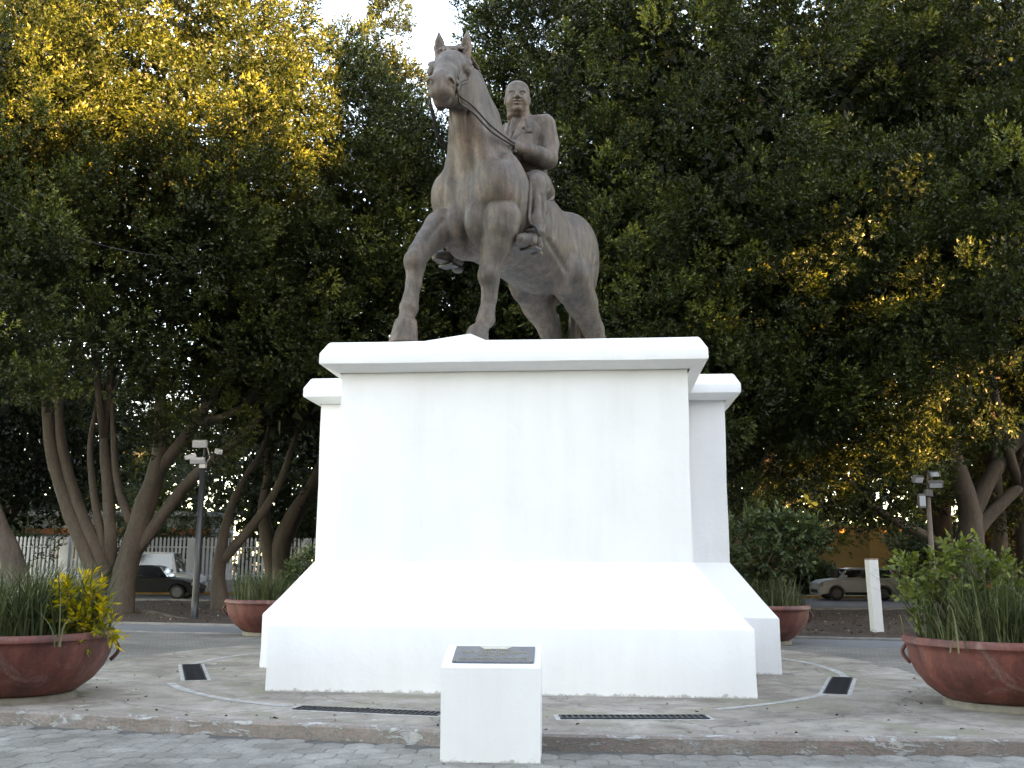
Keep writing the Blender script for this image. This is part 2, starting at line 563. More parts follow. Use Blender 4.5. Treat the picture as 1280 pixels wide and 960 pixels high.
# ------------------------------------------------------------------ unseen blocks added behind the camera to keep the plaza in shade
M_STUCCO = simple_mat('beige_stucco', (0.20, 0.18, 0.15), 0.9, 0, 0.12, 1.5, 0.1)
M_PANE = simple_mat('window_glass', (0.03, 0.035, 0.04), 0.12, 0, 0.1, 1)
S_N = Vector((-TO_SUN.y, TO_SUN.x, 0))                    # across the sun's path, to the right
def at_sun(u, n, z=0.0):
    return Vector((-TO_SUN.x * u, -TO_SUN.y * u, z)) + S_N * n
def shade_block(name, label, n0, n1, h, u0, voids=()):
    c = at_sun(u0, (n0 + n1) / 2)
    root = empty(name, (c.x, c.y, 0), math.atan2(S_N.y, S_N.x))
    tag(root, label, 'building', 'unseen blocks added to shade the plaza')
    w, dep = n1 - n0, 4.0
    wl_ = MB()
    cuts = sorted(voids)
    x = -w / 2
    for a, b, z0, z1 in cuts:
        a, b = a - (n0 + n1) / 2, b - (n0 + n1) / 2
        wl_.box(((x + a) / 2, 0, h / 2), (a - x, dep, h))
        wl_.box(((a + b) / 2, 0, z0 / 2), (b - a, dep - .02, z0))
        wl_.box(((a + b) / 2, 0, (z1 + h) / 2), (b - a, dep - .02, h - z1))
        x = b
    wl_.box(((x + w / 2) / 2, 0, h / 2), (w / 2 - x, dep, h))
    wl_.build('wall', M_STUCCO, root)
    rf = MB()
    rf.box((0, 0, h + .15), (w + .3, dep + .3, .3))
    rf.build('roof', M_STUCCO, root)
    me = MB().box((0, 0, 0), (1.3, .08, 1.5)).mesh('window'); me.materials.append(M_PANE)
    for zz in np.arange(2.0, h - 1.5, 3.2):
        for xx in np.arange(-w / 2 + 2, w / 2 - 1.5, 3.0):
            nn = xx + (n0 + n1) / 2
            if any(a - 1 < nn < b + 1 and z0 - 1.2 < zz < z1 + 1.2 for a, b, z0, z1 in voids):
                continue
            o = bpy.data.objects.new('window', me); col.objects.link(o); o.parent = root
            o.location = (xx, dep / 2 + .02, zz)
    return root
UB = -22.0
shade_block('unseen_shade_block', 'long beige shade block added unseen behind the camera on the left', -85.0, 2.15, 23.2, UB)
shade_block('unseen_shade_block', 'lower beige shade block added unseen behind the camera in the middle', 2.15, 10.35, 20.6, UB)
shade_block('unseen_shade_block', 'tall beige shade block with sun openings added unseen behind the camera on the right', 10.35, 30.0, 28.0, UB,
            voids=[(18.4, 19.3, 15.0, 17.0), (19.7, 20.1, 16.4, 18.4), (20.4, 21.0, 14.4, 16.2), (21.4, 22.2, 10.8, 13.4), (22.8, 24.4, 11.2, 14.6)])  # openings shaped to let sun patches through onto the trees
shade_block('unseen_shade_block', 'low beige shade block added unseen behind the camera at the far right', 30.0, 85.0, 14.0, UB)
# ------------------------------------------------------------------ pedestal, plaque stand, drains
def white_paint(name, c=(0.80, 0.80, 0.80)):
    m, n, l, b, out = mat_new(name)
    a = nz(n, l, 1.3, 6, 0.6); d = nz(n, l, 26, 6, 0.65); w = nz(n, l, 5.0, 5, 0.6)
    r = ramp(n, l, a.outputs[0], [(0.3, tuple(x * .97 for x in c)), (0.7, tuple(min(1, x * 1.02) for x in c))])
    st = nz(n, l, 4.0, 6, 0.6, sx=(1, 1, 0.07)); pt = nz(n, l, 0.7, 5, 0.55, dist=.5)
    rs = ramp(n, l, st.outputs[0], [(0.34, (0.965, 0.96, 0.95)), (0.55, (1, 1, 1))])
    rp = ramp(n, l, pt.outputs[0], [(0.40, (0.982, 0.982, 0.98)), (0.50, (1, 1, 1))])
    c1 = mixc(n, l, 0.8, r.outputs[0], rs.outputs[0], 'MULTIPLY')
    c1 = mixc(n, l, 0.9, c1, rp.outputs[0], 'MULTIPLY')
    g = n.new('ShaderNodeTexCoord'); sp = n.new('ShaderNodeSeparateXYZ'); l.new(g.outputs['Object'], sp.inputs[0])
    gr = nz(n, l, 9.0, 7, 0.75)
    th = n.new('ShaderNodeMath'); th.operation = 'MULTIPLY_ADD'; th.inputs[1].default_value = -0.20
    l.new(gr.outputs[0], th.inputs[0])
    up = n.new('ShaderNodeMath'); up.operation = 'ADD'; up.inputs[1].default_value = 0.125; l.new(sp.outputs['Z'], up.inputs[0]); l.new(up.outputs[0], th.inputs[2])
    foot = ramp(n, l, th.outputs[0], [(0.030, (0.75,) * 3), (0.052, (0, 0, 0))])      # scuffed foot where paint meets concrete
    c1 = mixc(n, l, foot.outputs[0], c1, (0.34, 0.31, 0.27))
    l.new(c1, b.inputs['Base Color'])
    b.inputs['Roughness'].default_value = 0.55
    mx = n.new('ShaderNodeMath'); mx.operation = 'ADD'
    sc = n.new('ShaderNodeMath'); sc.operation = 'MULTIPLY'; sc.inputs[1].default_value = 0.25
    l.new(d.outputs[0], sc.inputs[0]); l.new(sc.outputs[0], mx.inputs[0]); l.new(w.outputs[0], mx.inputs[1])
    bump(n, l, mx.outputs[0], b, 0.22, 0.03)
    return m
M_WHITE = white_paint('white_painted_plaster')
M_IRON = simple_mat('dark_iron', (0.035, 0.036, 0.04), 0.55, 0.6, 0.3, 14, 0.2)
M_PIT = simple_mat('drain_pit', (0.012, 0.012, 0.012), 0.9)

MON = Vector((-0.055, 12.08, PLAT)); MON_R = R(-5.0)
def cross(d, z):
    hf, hs, v0, v1, w0, w1 = 2.87 - d, 3.70 - d * .92, d, 7.6 - d, 2.55 + d, 5.3 - d
    o = -0.11                                           # the cross arms sit a little to the left
    P = [(-hf, v0), (hf, v0), (hf, w0), (hs + o, w0), (hs + o, w1), (hf, w1), (hf, v1), (-hf, v1), (-hf, w1), (-hs + o, w1), (-hs + o, w0), (-hf, w0)]
    return [(x, y, z) for x, y in P]
def subdivide_ring(r, step=0.45):
    out_ = []
    for a, b in zip(r, r[1:] + r[:1]):
        k = max(1, int(math.dist(a, b) / step))
        out_ += [tuple(a[j] + (b[j] - a[j]) * i / k for j in range(3)) for i in range(k)]
    return out_
def wob(p, amp, s=1.3):
    v = Vector(p)
    return tuple(v + Vector((mnoise.noise(v * s), mnoise.noise(v * s + Vector((7, 3, 1))), .6 * mnoise.noise(v * s + Vector((2, 9, 4))))) * amp)
def multi(rings_spec, amp):
    base = subdivide_ring(cross(0.3, 0))
    # the same subdivision on every ring, so rings stay in step
    ks = []
    c0 = cross(0.3, 0)
    for a, b in zip(c0, c0[1:] + c0[:1]):
        ks.append(max(1, int(math.dist(a, b) / 0.4)))
    rings = []
    for d, z in rings_spec:
        c = cross(d, z); r = []
        for (a, b), k in zip(zip(c, c[1:] + c[:1]), ks):
            r += [tuple(a[j] + (b[j] - a[j]) * i / k for j in range(3)) for i in range(k)]
        rings.append([wob(p, amp) for p in r])
    return rings
def build_pedestal():
    root = empty('pedestal', MON, MON_R)
    tag(root, 'large stepped white painted pedestal under the horse and rider statue', 'pedestal')
    pl = MB()
    pl.loft(multi([(-0.004, -0.02), (-0.004, 0.03), (0, 0.3), (0.0, 0.745), (0.006, 0.765), (0.022, 0.782), (0.2, 0.99), (0.40, 1.235), (0.605, 1.495), (0.64, 1.54)], 0.012), caps=(False, True))
    auto_smooth(pl.build('plinth', M_WHITE, root), 22)
    sh = MB()
    sh.loft(multi([(0.628, 1.50), (0.628, 2.0), (0.630, 2.7), (0.628, 3.4), (0.630, 3.99)], 0.008), caps=(False, False))
    auto_smooth(sh.build('shaft', M_WHITE, root), 22)
    cn = MB()
    cn.loft(multi([(0.60, 3.95), (0.405, 4.025), (0.388, 4.035), (0.384, 4.06), (0.388, 4.165), (0.398, 4.185), (0.475, 4.315), (0.50, 4.338), (0.54, 4.3445), (0.8, 4.345)], 0.010), caps=(False, True))
    auto_smooth(cn.build('cornice', M_WHITE, root), 22)
    # mortar fillet at the planted hoof
    Mi = Matrix.Rotation(-MON_R, 4, 'Z') @ Matrix.Translation(-MON)
    ap = Mi @ Vector((-0.56, 13.0, 4.645))
    bs = [Mi @ Vector(p) for p in ((-1.22, 12.74, 4.47), (-0.30, 12.70, 4.47), (-0.22, 13.3, 4.47), (-0.5, 13.55, 4.47), (-1.1, 13.45, 4.47))]
    a2 = Mi @ Vector((-0.52, 13.3, 4.60))
    vs_ = [tuple(p) for p in bs] + [tuple(ap), tuple(a2)]
    MB().raw(vs_, [(0, 1, 5), (1, 2, 6, 5), (2, 3, 6), (3, 4, 6), (4, 0, 5, 6), (4, 3, 2, 1, 0)]).build('mortar_fillet', M_WHITE, root)
    return root
build_pedestal()

def gold_material():
    return simple_mat('brass_lettering', (0.42, 0.34, 0.17), 0.4, 0.7, 0.15, 30)
def plaque_material():
    m, n, l, b, out = mat_new('dark_plaque')
    t = nz(n, l, 6, 5, 0.6)
    r = ramp(n, l, t.outputs[0], [(0.3, (0.13, 0.14, 0.16)), (0.7, (0.18, 0.19, 0.21))])
    l.new(r.outputs[0], b.inputs['Base Color'])
    b.inputs['Roughness'].default_value = 0.25
    b.inputs['Metallic'].default_value = 0.5
    return m
def build_plaque_stand():
    a, c = pix(552, 955, Z=0), pix(677.5, 957, Z=0)
    mid = (a + c) / 2
    w, dep, zf, zb = (c - a).length, 0.52, 0.785, 0.915
    root = empty('plaque_stand', (mid.x, mid.y, 0.0), R(-3.0))
    tag(root, 'small white painted stand with a tilted dark plaque before the kerb', 'plaque stand')
    h = w / 2
    q = random.Random(4)
    rings = []
    for z0, z1 in ((-.01, -.01), (0.02, 0.02), (.3, .3), (.55, .6), (zf - .012, zb - .012), (zf, zb)):
        i = 0.008 if z0 == zf else 0.0
        r = []
        for (x0, y0, zz0), (x1, y1, zz1) in zip(((-h + i, i, z0), (h - i, i, z0), (h - i, dep - i, z1), (-h + i, dep - i, z1)), ((h - i, i, z0), (h - i, dep - i, z1), (-h + i, dep - i, z1), (-h + i, i, z0))):
            for k in range(6):
                t = k / 6
                r.append(wob((x0 + (x1 - x0) * t, y0 + (y1 - y0) * t, zz0 + (zz1 - zz0) * t), 0.006, 2.5))
        rings.append(r)
    body = MB().loft(rings).build('body', M_WHITE, root)
    auto_smooth(body, 30)
    tilt = math.atan2(zb - zf, dep)
    pl = empty('plaque', (0, 0.265, zf + (zb - zf) * .265 / dep + .006), 0, root)
    pl.rotation_euler = (tilt, 0, 0)
    MB().box((0.012, 0, 0.004), (0.70, 0.40, 0.012), bev=.003).build('plate', plaque_material(), pl)
    g = gold_material()
    mb = MB()
    mb.raw([(-.13, .185, .0115), (.16, .185, .0115), (.115, .12, .0115), (-.085, .12, .0115)], [(0, 3, 2, 1)])  # flat pale trapezoid near the upper edge of the plate
    mb.build('pale_trapezoid', simple_mat('pale_trapezoid_finish', (0.55, 0.52, 0.42), 0.4, .3, .2, 20), pl)
    t = MB()
    def row(y, x0, x1, hgt, wd, gaps):
        x = x0; i = 0
        while x < x1:
            if i not in gaps:
                k = q.choice((0, 1, 2, 3))
                t.box((x + wd * .15, y, .0118), (wd * .18, hgt, .002))
                if k in (0, 1): t.box((x + wd * .4, y + hgt * .4, .0118), (wd * .4, hgt * .18, .002))
                if k in (0, 2): t.box((x + wd * .4, y - hgt * .4, .0118), (wd * .4, hgt * .18, .002))
                if k in (1, 3): t.box((x + wd * .65, y, .0118), (wd * .18, hgt * .9, .002))
                if k == 2: t.box((x + wd * .4, y, .0118), (wd * .4, hgt * .18, .002))
            x += wd; i += 1
    row(.095, -.10, .14, .026, .018, (5, 6))
    row(.030, -.27, .29, .042, .0225, (5, 13))
    row(-.045, -.11, .12, .016, .012, (8, 14))
    row(-.115, -.28, .30, .014, .011, (6, 12, 19, 27, 33, 41))
    row(-.150, -.28, .30, .014, .011, (4, 15, 22, 30, 38, 44))
    t.build('lettering', g, pl)
    for sx in (-.31, .335):
        MB().lathe([(.008, 0), (.008, .004), (.004, .007)], 10, (sx, -.175, .0105)).build('screw', g, pl)
    return root
build_plaque_stand()

def slot_drain(p0, p1, w, label):
    a, c = Vector(p0), Vector(p1)
    L = (c - a).length
    root = empty('slot_drain', (a + c) / 2, math.atan2(c.y - a.y, c.x - a.x))
    tag(root, label, 'drain grate', 'slot drains in the concrete apron')
    MB().box((0, 0, .0008), (L + .12, w + .12, .005)).build('cement_surround', M_CEMENT, root)
    MB().raw([(-L / 2, -w / 2, .0045), (L / 2, -w / 2, .0045), (L / 2, w / 2, .0045), (-L / 2, w / 2, .0045)], [(0, 1, 2, 3)]).build('channel', M_PIT, root)
    fr = MB()
    for y in (-w / 2, w / 2):
        fr.box((0, y, .008), (L + .03, .018, .012))
    for x in (-L / 2, L / 2):
        fr.box((x, 0, .0085), (.018, w - .02, .012))
    fr.build('frame', M_IRON, root)
    me = MB().box((0, 0, 0), (.020, w - .02, .008)).mesh('bar'); me.materials.append(M_IRON)
    n = int(L / .058)
    for i in range(1, n):
        o = bpy.data.objects.new('bar', me); col.objects.link(o); o.parent = root
        o.location = (-L / 2 + L * i / n, 0, .009)
slot_drain(pix(375, 886.5, Z=PLAT), pix(551, 893.5, Z=PLAT), .22, 'long iron slot drain left of the plaque stand')
slot_drain(pix(703, 897, Z=PLAT), pix(884, 896, Z=PLAT), .22, 'long iron slot drain right of the plaque stand')
slot_drain(pix(246.5, 852, Z=PLAT), pix(240.5, 833, Z=PLAT), .25, 'iron slot drain beside the left flank of the pedestal')
slot_drain(pix(1045.5, 866, Z=PLAT), pix(1054.5, 846, Z=PLAT), .25, 'iron slot drain beside the right flank of the pedestal')

# thin cement channel ring round the pedestal, patched and uneven
def ring_band(cx, cy, r, w, arcs, z):
    mb = MB()
    for a0, a1 in arcs:
        n = max(6, int((a1 - a0) / R(2)))
        vs_, fs = [], []
        for i in range(n + 1):
            a = a0 + (a1 - a0) * i / n
            ww = w * (1 + .45 * mnoise.noise(Vector((a * 6, 2, 0))))
            o_ = .03 * mnoise.noise(Vector((a * 3, 7, 1)))
            for s in (-.5, .5):
                rr_ = r + o_ + s * ww
                vs_.append((cx + rr_ * math.cos(a), cy + rr_ * math.sin(a), z))
        for i in range(n):
            fs.append((2 * i, 2 * i + 1, 2 * i + 3, 2 * i + 2))
        mb.raw(vs_, fs)
    o = mb.build('cement_ring', M_CEMENT)
    for p in o.data.polygons:
        pass
    tag(o, 'pale cement strip running in a ring round the pedestal', kind='structure')
    return o
ring_band(-0.05, 15.15, 4.72, .11, [(R(-62), R(-35)), (R(-13), R(80)), (R(100), R(180)), (R(206), R(240))], PLAT + .0035)
# ------------------------------------------------------------------ equestrian statue: signed-distance sculpting
class Field:
    """smooth unions and cuts of round shapes on a grid, meshed as one continuous skin"""
    def __init__(self, lo, hi, res):
        self.lo, self.res = np.array(lo, float), res
        self.n = np.ceil((np.array(hi) - self.lo) / res).astype(int) + 1
        self.F = np.full(self.n, 1.0, dtype=np.float32)
        self.o, self.M, self.s = np.zeros(3), np.eye(3), 1.0
    def frame(self, o=(0, 0, 0), M=None, s=1.0):
        self.s = s
        self.o, self.M = np.array(o, float), (np.eye(3) if M is None else np.array(M, float))
    def _apply(self, fn, lo, hi, k, cut):
        c = np.array([[x, y, z] for x in (lo[0], hi[0]) for y in (lo[1], hi[1]) for z in (lo[2], hi[2])])
        w = (c * self.s) @ self.M.T + self.o
        pad = k + 3 * self.res
        i0 = np.maximum(((w.min(0) - pad - self.lo) / self.res).astype(int), 0)
        i1 = np.minimum(((w.max(0) + pad - self.lo) / self.res).astype(int) + 2, self.n)
        if (i1 <= i0).any():
            return
        ax = [(np.arange(i0[d], i1[d]) * self.res + self.lo[d] - self.o[d]).astype(np.float32) for d in range(3)]
        X, Y, Z = ax[0][:, None, None], ax[1][None, :, None], ax[2][None, None, :]
        Mt = (self.M.T / self.s).astype(np.float32)
        L = [Mt[d, 0] * X + Mt[d, 1] * Y + Mt[d, 2] * Z for d in range(3)]
        d = fn(*L) * np.float32(self.s)
        sl = tuple(slice(i0[j], i1[j]) for j in range(3))
        A = self.F[sl]
        if cut:
            d = -d
            h = np.maximum(k - np.abs(A - d), 0) / k
            self.F[sl] = np.maximum(A, d) + h * h * k * 0.25
        else:
            h = np.maximum(k - np.abs(A - d), 0) / k
            self.F[sl] = np.minimum(A, d) - h * h * k * 0.25
    def ell(self, c, r, k=0.05, pitch=0.0, yaw=0.0, roll=0.0, cut=False):
        c, r = np.array(c, float), np.array(r, float)
        Rm = np.array(Matrix.Rotation(yaw, 3, 'Z') @ Matrix.Rotation(pitch, 3, 'Y') @ Matrix.Rotation(roll, 3, 'X'))
        ext = np.sqrt(((Rm * r) ** 2).sum(1))
        Rt = Rm.T
        def fn(X, Y, Z):
            x, y, z = X - c[0], Y - c[1], Z - c[2]
            q = [Rt[d, 0] * x + Rt[d, 1] * y + Rt[d, 2] * z for d in range(3)]
            k0 = np.sqrt(sum((q[d] / r[d]) ** 2 for d in range(3))) + 1e-6
            k1 = np.sqrt(sum((q[d] / r[d] ** 2) ** 2 for d in range(3))) + 1e-6
            return (k0 * (k0 - 1) / k1).astype(np.float32)
        self._apply(fn, c - ext, c + ext, k, cut)
    def cone(self, a, b, ra, rb, k=0.03, sy=1.0, cut=False):
        a, b = np.array(a, float), np.array(b, float)
        rm = max(ra, rb)
        lo, hi = np.minimum(a, b) - rm, np.maximum(a, b) + rm
        a2, b2 = a.copy(), b.copy()
        a2[1] /= sy; b2[1] /= sy
        ba = b2 - a2
        bb = float(ba @ ba)
        def fn(X, Y, Z):
            x, y, z = X - a2[0], Y / sy - a2[1], Z - a2[2]
            t = np.clip((x * ba[0] + y * ba[1] + z * ba[2]) / bb, 0, 1)
            d = np.sqrt((x - t * ba[0]) ** 2 + (y - t * ba[1]) ** 2 + (z - t * ba[2]) ** 2)
            return ((d - (ra + (rb - ra) * t)) * min(1.0, sy ** 0.5)).astype(np.float32)
        self._apply(fn, lo, hi, k, cut)
    def chain(self, pts, k=0.03, sy=1.0, cut=False):
        for p, q in zip(pts[:-1], pts[1:]):
            self.cone(p[:3], q[:3], p[3], q[3], k, sy, cut)
    def surf_x(self, y, z):
        iy, iz = int(round((y - self.lo[1]) / self.res)), int(round((z - self.lo[2]) / self.res))
        k = np.where(self.F[:, iy, iz] < 0)[0]
        return float(self.lo[0] + (k.max() + .5) * self.res) if len(k) else 0.0
    def engrave(self, pts, r, k=0.006, lift=0.0, cut=True):
        """a line of (y, z) points laid on the front surface, cut in or raised"""
        Q = []
        for (y0, z0), (y1, z1) in zip(pts[:-1], pts[1:]):
            n = max(1, int(math.hypot(y1 - y0, z1 - z0) / .02))
            Q += [(y0 + (y1 - y0) * i / n, z0 + (z1 - z0) * i / n) for i in range(n)]
        Q.append(pts[-1])
        X = [self.surf_x(y, z) for y, z in Q]
        self.chain([(x + lift, y, z, r) for x, (y, z) in zip(X, Q)], k, cut=cut)
    def surf_f(self, y, z):
        """front of the surface along the current frame's x axis"""
        for t in np.arange(.24, -.1, -.0015):
            w = self.o + self.M @ (np.array((t, y, z)) * self.s)
            i = np.round((w - self.lo) / self.res).astype(int)
            if (i >= 0).all() and (i < self.n).all() and self.F[tuple(i)] < 0:
                return float(t)
        return 0.0
    def mesh(self, name, smooth=2):
        F = self.F
        nx, ny, nz_ = F.shape
        s = F < 0
        c = np.zeros((nx - 1, ny - 1, nz_ - 1), dtype=np.int8)
        for dx in (0, 1):
            for dy in (0, 1):
                for dz in (0, 1):
                    c += s[dx:nx - 1 + dx, dy:ny - 1 + dy, dz:nz_ - 1 + dz]
        act = (c > 0) & (c < 8)
        idx = np.argwhere(act)
        vid = np.full(act.shape, -1, dtype=np.int32)
        vid[act] = np.arange(len(idx))
        acc = np.zeros((len(idx), 3)); cnt = np.zeros(len(idx))
        cor = [(x, y, z) for x in (0, 1) for y in (0, 1) for z in (0, 1)]
        val = {q: F[idx[:, 0] + q[0], idx[:, 1] + q[1], idx[:, 2] + q[2]] for q in cor}
        for p in cor:
            for d in range(3):
                if p[d] == 0:
                    q = list(p); q[d] = 1; q = tuple(q)
                    m = (val[p] < 0) != (val[q] < 0)
                    t = val[p][m] / (val[p][m] - val[q][m])
                    P = np.tile(np.array(p, float), (m.sum(), 1)); P[:, d] += t
                    acc[m] += P; cnt[m] += 1
        V = (idx + acc / cnt[:, None]) * self.res + self.lo
        quads = []
        for d in range(3):
            sl0 = [slice(None)] * 3; sl1 = [slice(None)] * 3
            sl0[d] = slice(0, -1); sl1[d] = slice(1, None)
            ch = np.argwhere(s[tuple(sl0)] != s[tuple(sl1)])
            u, w = (d + 1) % 3, (d + 2) % 3
            ok = (ch[:, u] > 0) & (ch[:, w] > 0) & (ch[:, u] < F.shape[u] - 1) & (ch[:, w] < F.shape[w] - 1)
            ch = ch[ok]
            inside = s[ch[:, 0], ch[:, 1], ch[:, 2]]
            def cell(du, dw):
                q = ch.copy(); q[:, u] -= du; q[:, w] -= dw
                return vid[q[:, 0], q[:, 1], q[:, 2]]
            Q = np.stack([cell(1, 1), cell(0, 1), cell(0, 0), cell(1, 0)], 1)
            Q[~inside] = Q[~inside][:, ::-1]
            quads.append(Q)
        Q = np.concatenate(quads)
        Q = Q[(Q >= 0).all(1)]
        for _ in range(smooth):
            S_ = np.zeros_like(V); n_ = np.zeros(len(V))
            for a, b in ((0, 1), (1, 2), (2, 3), (3, 0)):
                np.add.at(S_, Q[:, a], V[Q[:, b]]); np.add.at(n_, Q[:, a], 1)
                np.add.at(S_, Q[:, b], V[Q[:, a]]); np.add.at(n_, Q[:, b], 1)
            V = V * 0.5 + 0.5 * S_ / np.maximum(n_, 1)[:, None]
        me = np_mesh(name, V, quads=Q)
        me.polygons.foreach_set('use_smooth', np.ones(len(me.polygons), dtype=bool))
        return me

def bronze_material():
    m, n, l, b, out = mat_new('weathered_bronze')
    t1 = nz(n, l, 1.6, 5, 0.6)
    t2 = nz(n, l, 17.0, 9, 0.72, sx=(1, 1, 0.14))          # rain streaks run down
    t3 = nz(n, l, 46.0, 8, 0.75)
    t4 = nz(n, l, 7.0, 9, 0.75, dist=.5)
    r1 = ramp(n, l, t1.outputs[0], [(0.30, (0.060, 0.049, 0.040)), (0.50, (0.094, 0.073, 0.058)), (0.70, (0.138, 0.092, 0.070))])
    r2 = ramp(n, l, t2.outputs[0], [(0.36, (0.50, 0.54, 0.56)), (0.60, (1.2, 1.16, 1.10))])
    c = mixc(n, l, 0.85, r1.outputs[0], r2.outputs[0], 'MULTIPLY')
    r4 = ramp(n, l, t4.outputs[0], [(0.36, (0.66, 0.68, 0.70)), (0.5, (1, 1, 1)), (0.66, (1.3, 1.18, 1.08))])
    c = mixc(n, l, 0.8, c, r4.outputs[0], 'MULTIPLY')
    r5 = ramp(n, l, t3.outputs[0], [(0.32, (0.72,) * 3), (0.68, (1.25,) * 3)])
    c = mixc(n, l, 0.8, c, r5.outputs[0], 'MULTIPLY')
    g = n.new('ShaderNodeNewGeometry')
    rp = ramp(n, l, g.outputs['Pointiness'], [(0.46, (0.30, 0.29, 0.28)), (0.50, (1, 1, 1)), (0.55, (1.35, 1.3, 1.25))])  # shading contrast put into the colour: darker creases, lighter ridges
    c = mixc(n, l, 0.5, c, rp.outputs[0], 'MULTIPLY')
    l.new(c, b.inputs['Base Color'])
    b.inputs['Metallic'].default_value = 0.12
    rr = ramp(n, l, t2.outputs[0], [(0.3, (0.70,) * 3), (0.7, (0.50,) * 3)])
    l.new(rr.outputs[0], b.inputs['Roughness'])
    bump(n, l, t3.outputs[0], b, 0.5, 0.010)
    return m

BRONZE = bronze_material()
DARK_BRONZE = simple_mat('dark_bronze', (0.04, 0.035, 0.03), 0.5, 0.2, 0.3, 20, 0.1)

STATUE_S, STATUE_A, STATUE_O = 1.88, R(34), (0.05, 14.5, 4.475)

def sculpt_horse():
    f = Field((-1.30, -0.60, -0.04), (1.55, 0.60, 2.66), 0.0080)
    SG = (1, -1)
    # trunk
    f.ell((-0.02, 0, 1.13), (0.66, 0.335, 0.40), 0.1)
    f.ell((-0.30, 0, 1.02), (0.45, 0.30, 0.34), 0.1)
    f.ell((0.36, 0, 1.18), (0.36, 0.315, 0.42), 0.1)
    f.ell((-0.62, 0, 1.15), (0.34, 0.285, 0.30), 0.12)
    f.ell((0.02, 0, 1.47), (0.32, 0.12, 0.13), 0.14)
    for s in SG:
        f.ell((-0.68, s * 0.15, 1.12), (0.29, 0.17, 0.31), 0.06, pitch=0.25)              # rump
        f.ell((-0.80, s * 0.14, 0.96), (0.15, 0.14, 0.26), 0.06, pitch=0.1)               # buttock
        f.ell((-0.56, s * 0.17, 0.88), (0.25, 0.145, 0.30), 0.07, pitch=0.5)              # thigh
        f.ell((-0.38, s * 0.20, 0.80), (0.13, 0.09, 0.17), 0.04, pitch=0.3)               # stifle
        f.ell((0.38, s * 0.235, 1.24), (0.17, 0.115, 0.34), 0.07, pitch=0.30)             # shoulder blade
        f.ell((0.56, s * 0.255, 1.27), (0.16, 0.120, 0.19), 0.06, pitch=0.2)             # upper shoulder
        f.ell((0.55, s * 0.245, 1.20), (0.13, 0.115, 0.15), 0.05)                        # point of shoulder
        f.ell((0.655, s * 0.092, 1.00), (0.115, 0.092, 0.17), 0.025, roll=s * 0.06, pitch=-0.12)   # breast muscle
        f.ell((0.60, s * 0.17, 1.28), (0.135, 0.12, 0.21), 0.06, roll=-s * 0.10)
        f.chain([(0.73, s * 0.165, 1.42, .008), (0.745, s * 0.172, 1.28, .012), (0.73, s * 0.185, 1.12, .010)], 0.03, cut=True)
        f.ell((0.54, s * 0.12, 0.90), (0.16, 0.11, 0.14), 0.05)
        f.ell((0.28, s * 0.23, 1.06), (0.15, 0.12, 0.24), 0.05, pitch=-0.4)               # triceps
        # grooves between the muscles
        f.chain([(0.56, s * 0.385, 1.52, .010), (0.49, s * 0.395, 1.3, .013), (0.47, s * 0.385, 1.08, .012)], 0.03, cut=True)
        f.chain([(0.20, s * 0.33, 1.50, .012), (0.13, s * 0.375, 1.25, .014), (0.15, s * 0.365, 0.98, .012)], 0.035, cut=True)
        f.chain([(-0.36, s * 0.31, 1.24, .012), (-0.38, s * 0.325, 1.0, .015), (-0.27, s * 0.30, 0.76, .012)], 0.045, cut=True)
        f.chain([(-0.74, s * 0.335, 1.20, .010), (-0.72, s * 0.335, 1.0, .012), (-0.66, s * 0.31, 0.76, .010)], 0.035, cut=True)
        f.chain([(-0.86, s * 0.30, 1.02, .010), (-0.62, s * 0.335, 0.90, .010)], 0.03, cut=True)
        f.chain([(0.02, s * 0.32, 0.98, .008), (-0.30, s * 0.285, 0.84, .010)], 0.04, cut=True)
        for q in range(4):                                                                # ribs, faint
            f.chain([(-0.02 - q * .075, s * 0.345, 1.28, .006), (-0.05 - q * .075, s * 0.345, 1.05, .006)], 0.05, cut=True)
    f.chain([(0.82, 0, 1.42, .010), (0.80, 0, 1.15, .014), (0.73, 0, 0.84, .016)], 0.03, cut=True)
    # neck
    f.chain([(0.30, 0, 1.34, .33), (0.45, 0, 1.56, .275), (0.555, 0, 1.78, .225), (0.66, 0, 1.99, .175), (0.74, 0, 2.14, .14)], 0.08, sy=0.66)
    f.chain([(0.05, 0, 1.55, .07), (0.22, 0, 1.76, .07), (0.38, 0, 1.96, .06), (0.57, 0, 2.21, .05)], 0.09, sy=0.8)
    for s in SG:
        f.chain([(0.64, s * 0.19, 1.30, .075), (0.64, s * 0.14, 1.5, .065), (0.70, s * 0.085, 1.85, .05)], 0.04)
        f.chain([(0.755, s * 0.13, 1.46, .010), (0.755, s * 0.085, 1.60, .012), (0.77, s * 0.07, 1.85, .010)], 0.03, cut=True)
        f.chain([(0.585, s * 0.245, 1.50, .012), (0.61, s * 0.165, 1.75, .012)], 0.035, cut=True)
        f.chain([(0.30, s * 0.20, 1.56, .010), (0.50, s * 0.16, 1.86, .010)], 0.05, cut=True)
    # left foreleg carries weight, right foreleg strides out
    def crease(pts, r=.016):
        f.chain([p + (r,) for p in pts], 0.03, cut=True)
    f.chain([(0.545, .235, 1.02, .150), (0.56, .225, 0.93, .142), (0.575, .205, 0.80, .116), (0.605, .185, 0.66, .084), (0.62, .18, 0.58, .076)], 0.012)
    f.ell((0.63, .18, 0.565), (.084, .077, .090), 0.025)
    f.chain([(0.61, .18, 0.52, .070), (0.615, .178, 0.40, .056), (0.635, .174, 0.30, .055), (0.645, .172, 0.24, .069)], 0.02)
    f.chain([(0.645, .172, 0.24, .060), (0.71, .17, 0.15, .052), (0.735, .17, 0.11, .058)], 0.02)
    f.cone((0.745, .17, 0.105), (0.785, .17, -0.03), .080, .104, 0.004)
